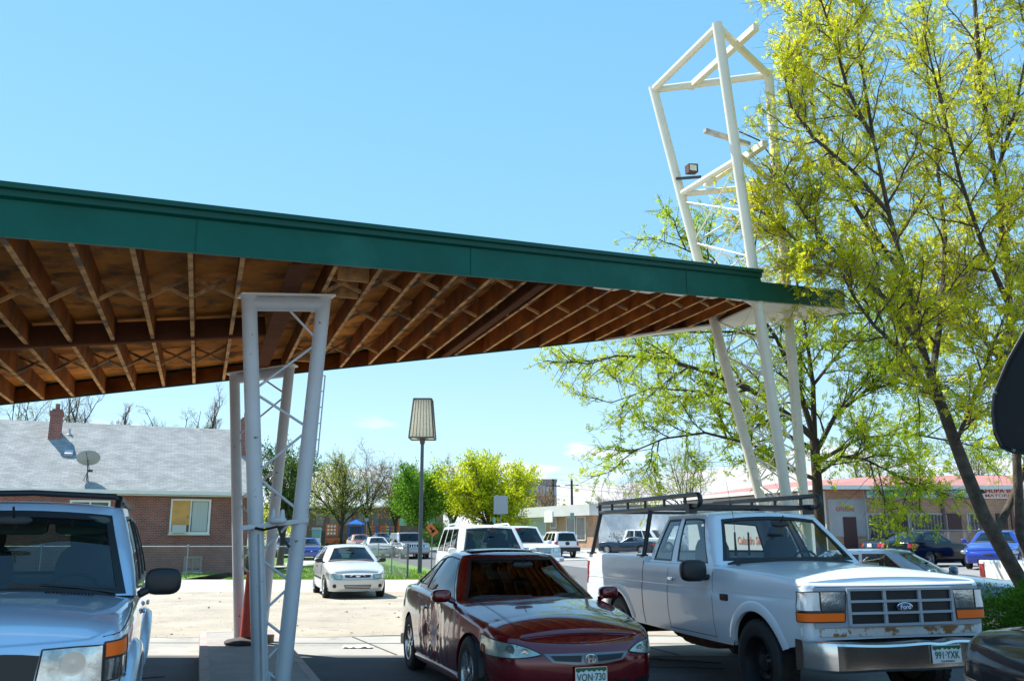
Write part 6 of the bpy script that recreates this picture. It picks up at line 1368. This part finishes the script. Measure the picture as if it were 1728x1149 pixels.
class Tree:
    def __init__(s, seed): s.r = random.Random(seed); s.w = MB(); s.leaf = []; s.twigs = MB()
    def branch(s, pts, r0, r1, n=6, mb=None):
        k = len(pts); (mb or s.w).tube(pts, [r0+(r1-r0)*(i/(k-1))**.8 for i in range(k)], n, False)
    def wig(s, p, d, L, segs, jit, up=0.):
        r = s.r; pts = [Vector(p)]; d = Vector(d).normalized()
        for i in range(segs):
            d = (d+Vector((r.gauss(0, jit), r.gauss(0, jit), r.gauss(0, jit)+up))).normalized(); pts.append(pts[-1]+d*L/segs)
        return pts
    def spawn(s, pts, L, r, lvl, mx, cnt, spread=.9, up=.06, jit=.16, leafstep=.18, lf=True, t0=.2, rad=1.):
        rn = s.r; k = len(pts)-1
        for c in range(cnt):
            t = t0+(1-t0)*(c+rn.random())/cnt; i = min(k-1, int(t*k)); f = t*k-i; p = pts[i].lerp(pts[i+1], f); d = (pts[i+1]-pts[i]).normalized()
            o = d.orthogonal().normalized(); o.rotate(Matrix.Rotation(rn.uniform(0, 6.28), 3, d)); dd = (d*(1-spread*.35)+o*spread*rn.uniform(.6, 1.1)).normalized()
            LL = L*rn.uniform(.6, 1.15)*(1.1-.45*t); q = s.wig(p, dd, LL, 5 if lvl < mx else 4, jit, up)
            s.branch(q, r*(1.1-.5*t), r*.28, 5 if lvl < 2 else 3, s.w if lvl < 2 else s.twigs)
            if lvl < mx: s.spawn(q, L*.52, r*.42, lvl+1, mx, max(3, int(cnt*.85)), spread, up, jit, leafstep, lf, .15)
            if lf and lvl >= mx-1:
                n = max(2, int(LL/leafstep))
                for j in range(n):
                    t_ = (j+rn.random())/n; i = min(len(q)-2, int(t_*(len(q)-1))); s.leaf.append(q[i].lerp(q[i+1], t_*(len(q)-1)-i)+Vector((rn.gauss(0, .03), rn.gauss(0, .03), rn.gauss(0, .03))))
    def finish(s, root, bark, lmat, tmpl, size, twig=None, keep=1., sub=None):
        loc = np.array(root.location)
        s.w.v = [(a-loc[0], b-loc[1], c-loc[2]) for a, b, c in s.w.v]; o = s.w.build('trunk', bark, root, smooth=50)
        if s.twigs.v: s.twigs.v = [(a-loc[0], b-loc[1], c-loc[2]) for a, b, c in s.twigs.v]; s.twigs.build('twigs', twig or bark, root)
        if s.leaf and lmat:
            P_ = np.array([tuple(p) for p in s.leaf])-loc; rg = np.random.default_rng(s.r.randrange(1 << 30)); P_ = P_[rg.random(len(P_)) < keep]
            vs, fs = leaf_cloud(tmpl, P_, size*rg.uniform(.65, 1.25, len(P_)), rg); mesh_np('crown', vs, fs, lmat, root)
LOC1 = leafmat('spring_locust_leaf', (.42, .50, .020), (.80, .76, .04), .58, .9); LOC2 = leafmat('fresh_green_leaf', (.22, .38, .02), (.62, .68, .04), .5, .8)
# near honey locust on the right
T = Tree(11); base = Vector((7.75, 13.2, 0)); A = lambda *p: [at(*q) for q in p]
th = thing('locust_tree', 'big leaning locust tree with fresh yellow green leaves and forked dark trunks, right foreground', 'tree', base)
tr = [base]+A((1705, 950, 13.1), (1660, 870, 13.0), (1628, 790, 13.0), (1600, 715, 13.1), (1572, 640, 13.2)); T.branch(tr, .115, .075, 12)
tr2 = [base+Vector((.1, .1, 0))]+A((1722, 900, 13.3), (1716, 780, 13.4), (1710, 620, 13.4), (1700, 460, 13.5), (1680, 300, 13.4), (1655, 140, 13.2), (1640, -60, 13.0)); T.branch(tr2, .08, .03, 10)
tr3 = [tr[2].lerp(tr[1], .4)]+A((1690, 880, 13.4), (1735, 780, 13.6), (1760, 600, 13.6), (1770, 300, 13.6)); T.branch(tr3, .07, .03, 8)
limbs = [A((1572, 640, 13.2), (1548, 560, 13.1), (1530, 470, 13.0), (1500, 360, 12.8), (1475, 240, 12.6), (1450, 90, 12.4), (1440, -60, 12.2)),
  A((1555, 585, 13.2), (1500, 510, 12.9), (1440, 455, 12.6), (1385, 400, 12.4), (1350, 350, 12.3), (1320, 300, 12.2)),
  A((1530, 470, 13.0), (1475, 400, 13.2), (1420, 310, 13.5), (1375, 210, 13.7), (1365, 100, 13.9), (1350, 10, 14)),
  A((1590, 690, 13.1), (1530, 600, 12.6), (1475, 550, 12.3), (1440, 500, 12.1), (1420, 460, 12.0)),
  A((1572, 640, 13.2), (1590, 520, 13.5), (1595, 400, 13.8), (1580, 260, 14), (1565, 120, 14.2), (1555, -20, 14.4)),
  A((1705, 520, 13.4), (1660, 420, 13.0), (1620, 300, 12.6), (1590, 180, 12.3), (1560, 60, 12)),
  A((1475, 240, 12.6), (1430, 150, 12.3), (1405, 60, 12.0), (1375, -30, 11.8)),
  A((1500, 360, 12.8), (1440, 290, 12.5), (1370, 230, 12.2), (1335, 180, 12.1), (1320, 110, 12.0)),
  A((1440, 455, 12.6), (1385, 440, 12.9), (1345, 405, 13.1), (1310, 375, 13.2), (1290, 350, 13.3)),
  A((1710, 640, 13.4), (1660, 570, 13.9), (1620, 500, 14.3), (1560, 420, 14.6)),
  A((1612, 750, 13.0), (1640, 680, 12.6), (1670, 600, 12.3), (1700, 520, 12.1)),
  A((1680, 300, 13.4), (1710, 200, 13.0), (1735, 80, 12.8), (1750, -40, 12.6)),
  A((1760, 600, 13.6), (1790, 450, 13.2), (1830, 300, 13), (1850, 150, 13))]
rr = [.065, .05, .045, .045, .055, .045, .035, .035, .03, .04, .035, .035, .04]
for l, r_ in zip(limbs, rr):
    T.branch(l, r_, .012, 7); T.spawn(l, 1.5 if l[-1].x > 5.0 else 1.1, r_*.34+.004, 1, 2, 19, .9, .05, .2, .13, True, .06)
for t_ in (tr2, tr3): T.spawn(t_, 1.6, .025, 1, 2, 22, .9, .05, .2, .14, True, .42)
print('locust leaves', len(T.leaf)); T.finish(th, BARK, LOC1, TL_, .098, TWIG, keep=.62)
# second locust behind the tower
T = Tree(23); base = at(1385, 905, 19.5); base.z = 0
th = thing('locust_tree', 'spreading locust tree with bright green spring leaves behind the sign tower', 'tree', base)
tr = [base]+A((1383, 880, 19.5), (1378, 800, 19.5), (1374, 740, 19.5)); T.branch(tr, .125, .10, 10)
limbs = [A((1374, 740, 19.5), (1330, 700, 19), (1270, 660, 18.6), (1200, 630, 18.2), (1120, 605, 17.8), (1040, 600, 17.5), (990, 615, 17.3)),
  A((1376, 760, 19.5), (1320, 730, 20), (1250, 690, 20.5), (1180, 660, 21), (1100, 655, 21.3), (1030, 680, 21.5)),
  A((1374, 740, 19.5), (1350, 660, 19.3), (1310, 570, 19), (1260, 500, 18.8), (1200, 440, 18.6), (1130, 410, 18.4)),
  A((1374, 740, 19.5), (1372, 650, 19.6), (1360, 560, 19.8), (1340, 450, 20), (1320, 380, 20)),
  A((1376, 765, 19.5), (1410, 700, 19.2), (1460, 660, 19), (1530, 640, 18.7), (1600, 650, 18.5)),
  A((1372, 650, 19.6), (1420, 590, 19.9), (1470, 540, 20.2), (1530, 500, 20.4)),
  A((1380, 810, 19.5), (1330, 790, 18.8), (1270, 750, 18.2), (1190, 730, 17.7), (1120, 740, 17.4), (1060, 765, 17.2)),
  A((1380, 800, 19.5), (1420, 770, 18.7), (1460, 775, 18.2), (1510, 800, 17.8), (1555, 830, 17.5)),
  A((1310, 570, 19), (1240, 560, 19.4), (1160, 560, 19.7), (1080, 570, 20)),
  A((1378, 780, 19.5), (1450, 740, 20.2), (1530, 730, 20.8), (1610, 745, 21.2), (1680, 760, 21.5)),
  A((1460, 660, 19), (1520, 590, 18.6), (1570, 560, 18.4))]
for l, r_ in zip(limbs, [.08, .06, .07, .07, .06, .04, .05, .045, .035, .05, .03]):
    T.branch(l, r_, .012, 6); T.spawn(l, 1.7, r_*.34+.004, 1, 2, 16, .9, .02, .22, .17, True, .10)
print('locust2 leaves', len(T.leaf)); T.finish(th, BARKD, LOC2, TL_, .135, BARKD, keep=.68)
# generic trees of the background
def bigtree(name, label, px, pytop, Y, wpx, lmat, seed, bare=False, tmpl=TB_, size=None, cnt=9, keep=1., grp=None, trunk=.2, col=False, bark=BARKD, zb=None, up=.08):
    x = at(px, 905, Y).x; z1 = at(px, pytop, Y).z; z0 = gz(x, Y) if zb is None else zb; H = z1-z0; w_ = wpx/1536*Y/2*1.15
    th = thing(name, label, 'tree', (x, Y, z0), 0, grp); T = Tree(seed); rn = T.r; b = Vector((x, Y, z0)); r0 = (H*.022+.05)*(.55 if bare else 1)
    top = T.wig(b, (rn.gauss(0, .05), 0, 1), H*((.22 if not bare else .3) if not col else .8), 6, .05, .05); T.branch(top, r0, r0*.6, 8)
    nl = (8 if not bare else 9) if not col else 12
    for k in range(nl):
        a = 6.28*k/nl+rn.random()*.6; st_p = top[-1] if not col else top[min(5, 1+k*5//nl)]
        el_ = rn.uniform(.7, 1.25); d = Vector((math.cos(a)*math.cos(el_)*w_*1.35/max(H*.65, .1), math.sin(a)*math.cos(el_)*w_*1.35/max(H*.65, .1), math.sin(el_)))
        if k == 0: d = Vector((.05, 0, 1))
        L_ = H*(.72 if not col else .4)*rn.uniform(.75, 1.0); q = T.wig(st_p, d, L_*min(1.1, max(d.length, .6)), 7, .12, .03); T.branch(q, r0*.5, r0*.12, 5)
        T.spawn(q, (w_*.60+.3)*(1 if not bare else 1.25), r0*.16+.012, 1, 3 if bare else 2, cnt+(3 if not bare else -1), .9, up, .18, (.16 if not bare else .3)*w_/2.2+.06, True, .10)
    T.finish(th, bark, lmat, tmpl, size or w_*.085, bark if not bare else TWIG, keep); return th
OLV = leafmat('olive_spring_leaf', (.28, .34, .04), (.50, .50, .07), .5, .3); YEL = leafmat('yellow_green_leaf', (.40, .50, .02), (.70, .74, .03), .5, .5); MAP = leafmat('maple_green_leaf', (.07, .20, .015), (.20, .38, .03), .5, .6)
DKG = leafmat('dark_green_leaf', (.035, .10, .02), (.12, .22, .04), .4, .6); BUD = leafmat('reddish_bud', (.26, .15, .08), (.42, .28, .10), .4, .4); PGR = leafmat('pale_green_leaf', (.18, .28, .08), (.34, .42, .14), .5, .4)
bigtree('shade_tree', 'mid green tree rising between the house and the canopy columns', 475, 715, 52, 120, DKG, 31, cnt=8, keep=.9, size=.2)
bigtree('park_tree', 'olive yellow park tree with a forked trunk left of the playground', 575, 764, 92, 150, OLV, 32, cnt=10, size=.22, keep=.8)
bigtree('park_tree', 'nearly bare brownish park tree against the clouds above the playground', 628, 756, 94, 110, BUD, 33, cnt=8, size=.16, keep=.22, bare=True)
bigtree('park_tree', 'rusty budding park tree just left of the rounded green maple', 668, 775, 98, 100, BUD, 34, cnt=8, size=.2, keep=.7)
bigtree('maple_tree', 'dense rich green rounded tree directly behind the lamp pole', 714, 780, 78, 115, MAP, 35, cnt=12, size=.31)
bigtree('park_tree', 'olive leafed tree peeking between the green maple and the yellow tree', 762, 766, 105, 95, OLV, 36, cnt=9, size=.22, keep=.75)
bigtree('yellow_tree', 'brilliant yellow green tree right of the lamp pole', 826, 766, 76, 148, YEL, 37, cnt=13, size=.33)
bigtree('park_tree', 'orange brown budding tree in front of the distant office block', 908, 815, 130, 90, BUD, 38, cnt=7, size=.3, keep=.6)
bigtree('park_tree', 'small pale green tree behind the left end of the white brick building', 1015, 832, 130, 40, PGR, 39, cnt=6, size=.3, keep=.5)
bigtree('bare_tree', 'wide bare brown shrub of a tree above the white brick building', 1065, 810, 120, 110, BUD, 40, bare=True, cnt=8, size=.15, keep=.2)
bigtree('bare_tree', 'grey half bare tree with sparse green buds above the red roof end', 1165, 748, 82, 120, OLV, 41, bare=True, cnt=8, size=.18, keep=.35)
bigtree('shade_tree', 'pale leafed tree behind the red roof at the far right', 1660, 740, 66, 130, PGR, 42, bare=True, cnt=7, size=.2, keep=.3)
bigtree('shade_tree', 'light green tree behind the red roof between tower and trunk', 1480, 760, 74, 150, OLV, 43, cnt=7, size=.2, keep=.4)
for px, top, w_, lm, kp, sd, lb, cl in ((10, 640, 90, OLV, .25, 51, 'dark trunked tree with scattered leaves behind the left end of the house roof', False), (72, 630, 110, OLV, .25, 52, 'forked dark tree directly behind the house chimney', False), (138, 662, 60, BUD, .2, 53, 'bare reddish poplar behind the satellite dish roof', True),
    (172, 668, 40, BUD, .2, 57, 'slimmer bare poplar right of the reddish one', True), (218, 690, 55, BUD, .12, 54, 'thin low bare tree above the middle of the house roof', False), (292, 668, 75, PGR, .55, 55, 'pale leafed tree above the right half of the house roof', False), (348, 668, 50, BUD, .2, 56, 'bare upright poplar beside the far canopy column', True)):
    bigtree('bare_tree', lb, px, top, 66, w_, lm, sd, bare=True, cnt=8, size=.10, keep=kp, col=cl, up=.25 if cl else .08)
# shrubs and hedges
def shrub(name, label, c, r, lmat, n, size, seed, tm=TB_):
    th = thing(name, label, 'shrub', (c[0], c[1], 0)); rg = np.random.default_rng(seed); p = rg.normal(size=(n, 3)); p /= np.linalg.norm(p, axis=1)[:, None]; p[:, 2] = np.abs(p[:, 2]); p *= (rg.random(n)**.35)[:, None]
    bump = 1+.16*np.sin(p[:, 0]*9+seed)*np.cos(p[:, 1]*7)+.1*np.sin(p[:, 2]*11); p = p*bump[:, None]*np.array(r); vs, fs = leaf_cloud(tm, p, size*rg.uniform(.6, 1.3, n), rg); mesh_np('foliage', vs, fs, lmat, th)
    rn = random.Random(seed); m = MB()
    for k in range(16): a = rn.uniform(0, 6.28); m.tube([(0, 0, 0), (r[0]*.35*math.cos(a), r[1]*.35*math.sin(a), r[2]*.45), (r[0]*.75*math.cos(a), r[1]*.75*math.sin(a), r[2]*rn.uniform(.5, .9))], [.02, .012, .004], 4)
    m.build('stems', BARKD, th)
HDG = leafmat('hedge_leaf', (.045, .13, .012), (.16, .30, .03), .4, 1.5)
shrub('hedge_shrub', 'rounded dark green shrub between the pickup bumper and the leaning tree', (7.0, 12.2, 0), (.95, .75, 1.05), HDG, 15000, .045, 3)
shrub('hedge_shrub', 'wide dark green shrub under the leaning tree at the right edge', (8.4, 12.0, 0), (1.1, .8, 1.0), HDG, 15000, .045, 4)
x = at(686, 905, 84).x; shrub('round_bush', 'clipped dark green bush left of the rounded green maple', (x, 84, 0), (1.6, 1.2, 1.7), DKG, 2600, .12, 5)
x = at(745, 905, 92).x; shrub('evergreen_bush', 'dark evergreen bush under the yellow green tree', (x, 92, 0), (2.6, 1.5, 3.4), DKG, 3000, .16, 6)
x = at(645, 905, 100).x; shrub('round_bush', 'low green bush by the park kerb left of the street row', (x, 100, 0), (1.4, 1.0, 1.0), MAP, 1200, .14, 7)
x = at(430, 905, 44).x; shrub('round_bush', 'low dark bush at the right corner of the brick house', (x, 43.5, 0), (.9, .8, 1.1), DKG, 2000, .08, 8)
# far wood on the horizon: one mass
rg = np.random.default_rng(77); n = 26000; X_ = rg.uniform(-330, 420, n); yy = rg.uniform(330, 420, n); hh = 8+4.5*np.sin(X_*.05)+3*np.sin(X_*.13+1)+2*np.sin(X_*.41); P_ = np.stack([X_, yy, rg.random(n)**.7*hh], 1)
vs, fs = leaf_cloud(TB_, P_, rg.uniform(1.2, 2.4, n), rg); o = mesh_np('distant_wood', vs, fs, OLV, None); o['kind'] = 'stuff'
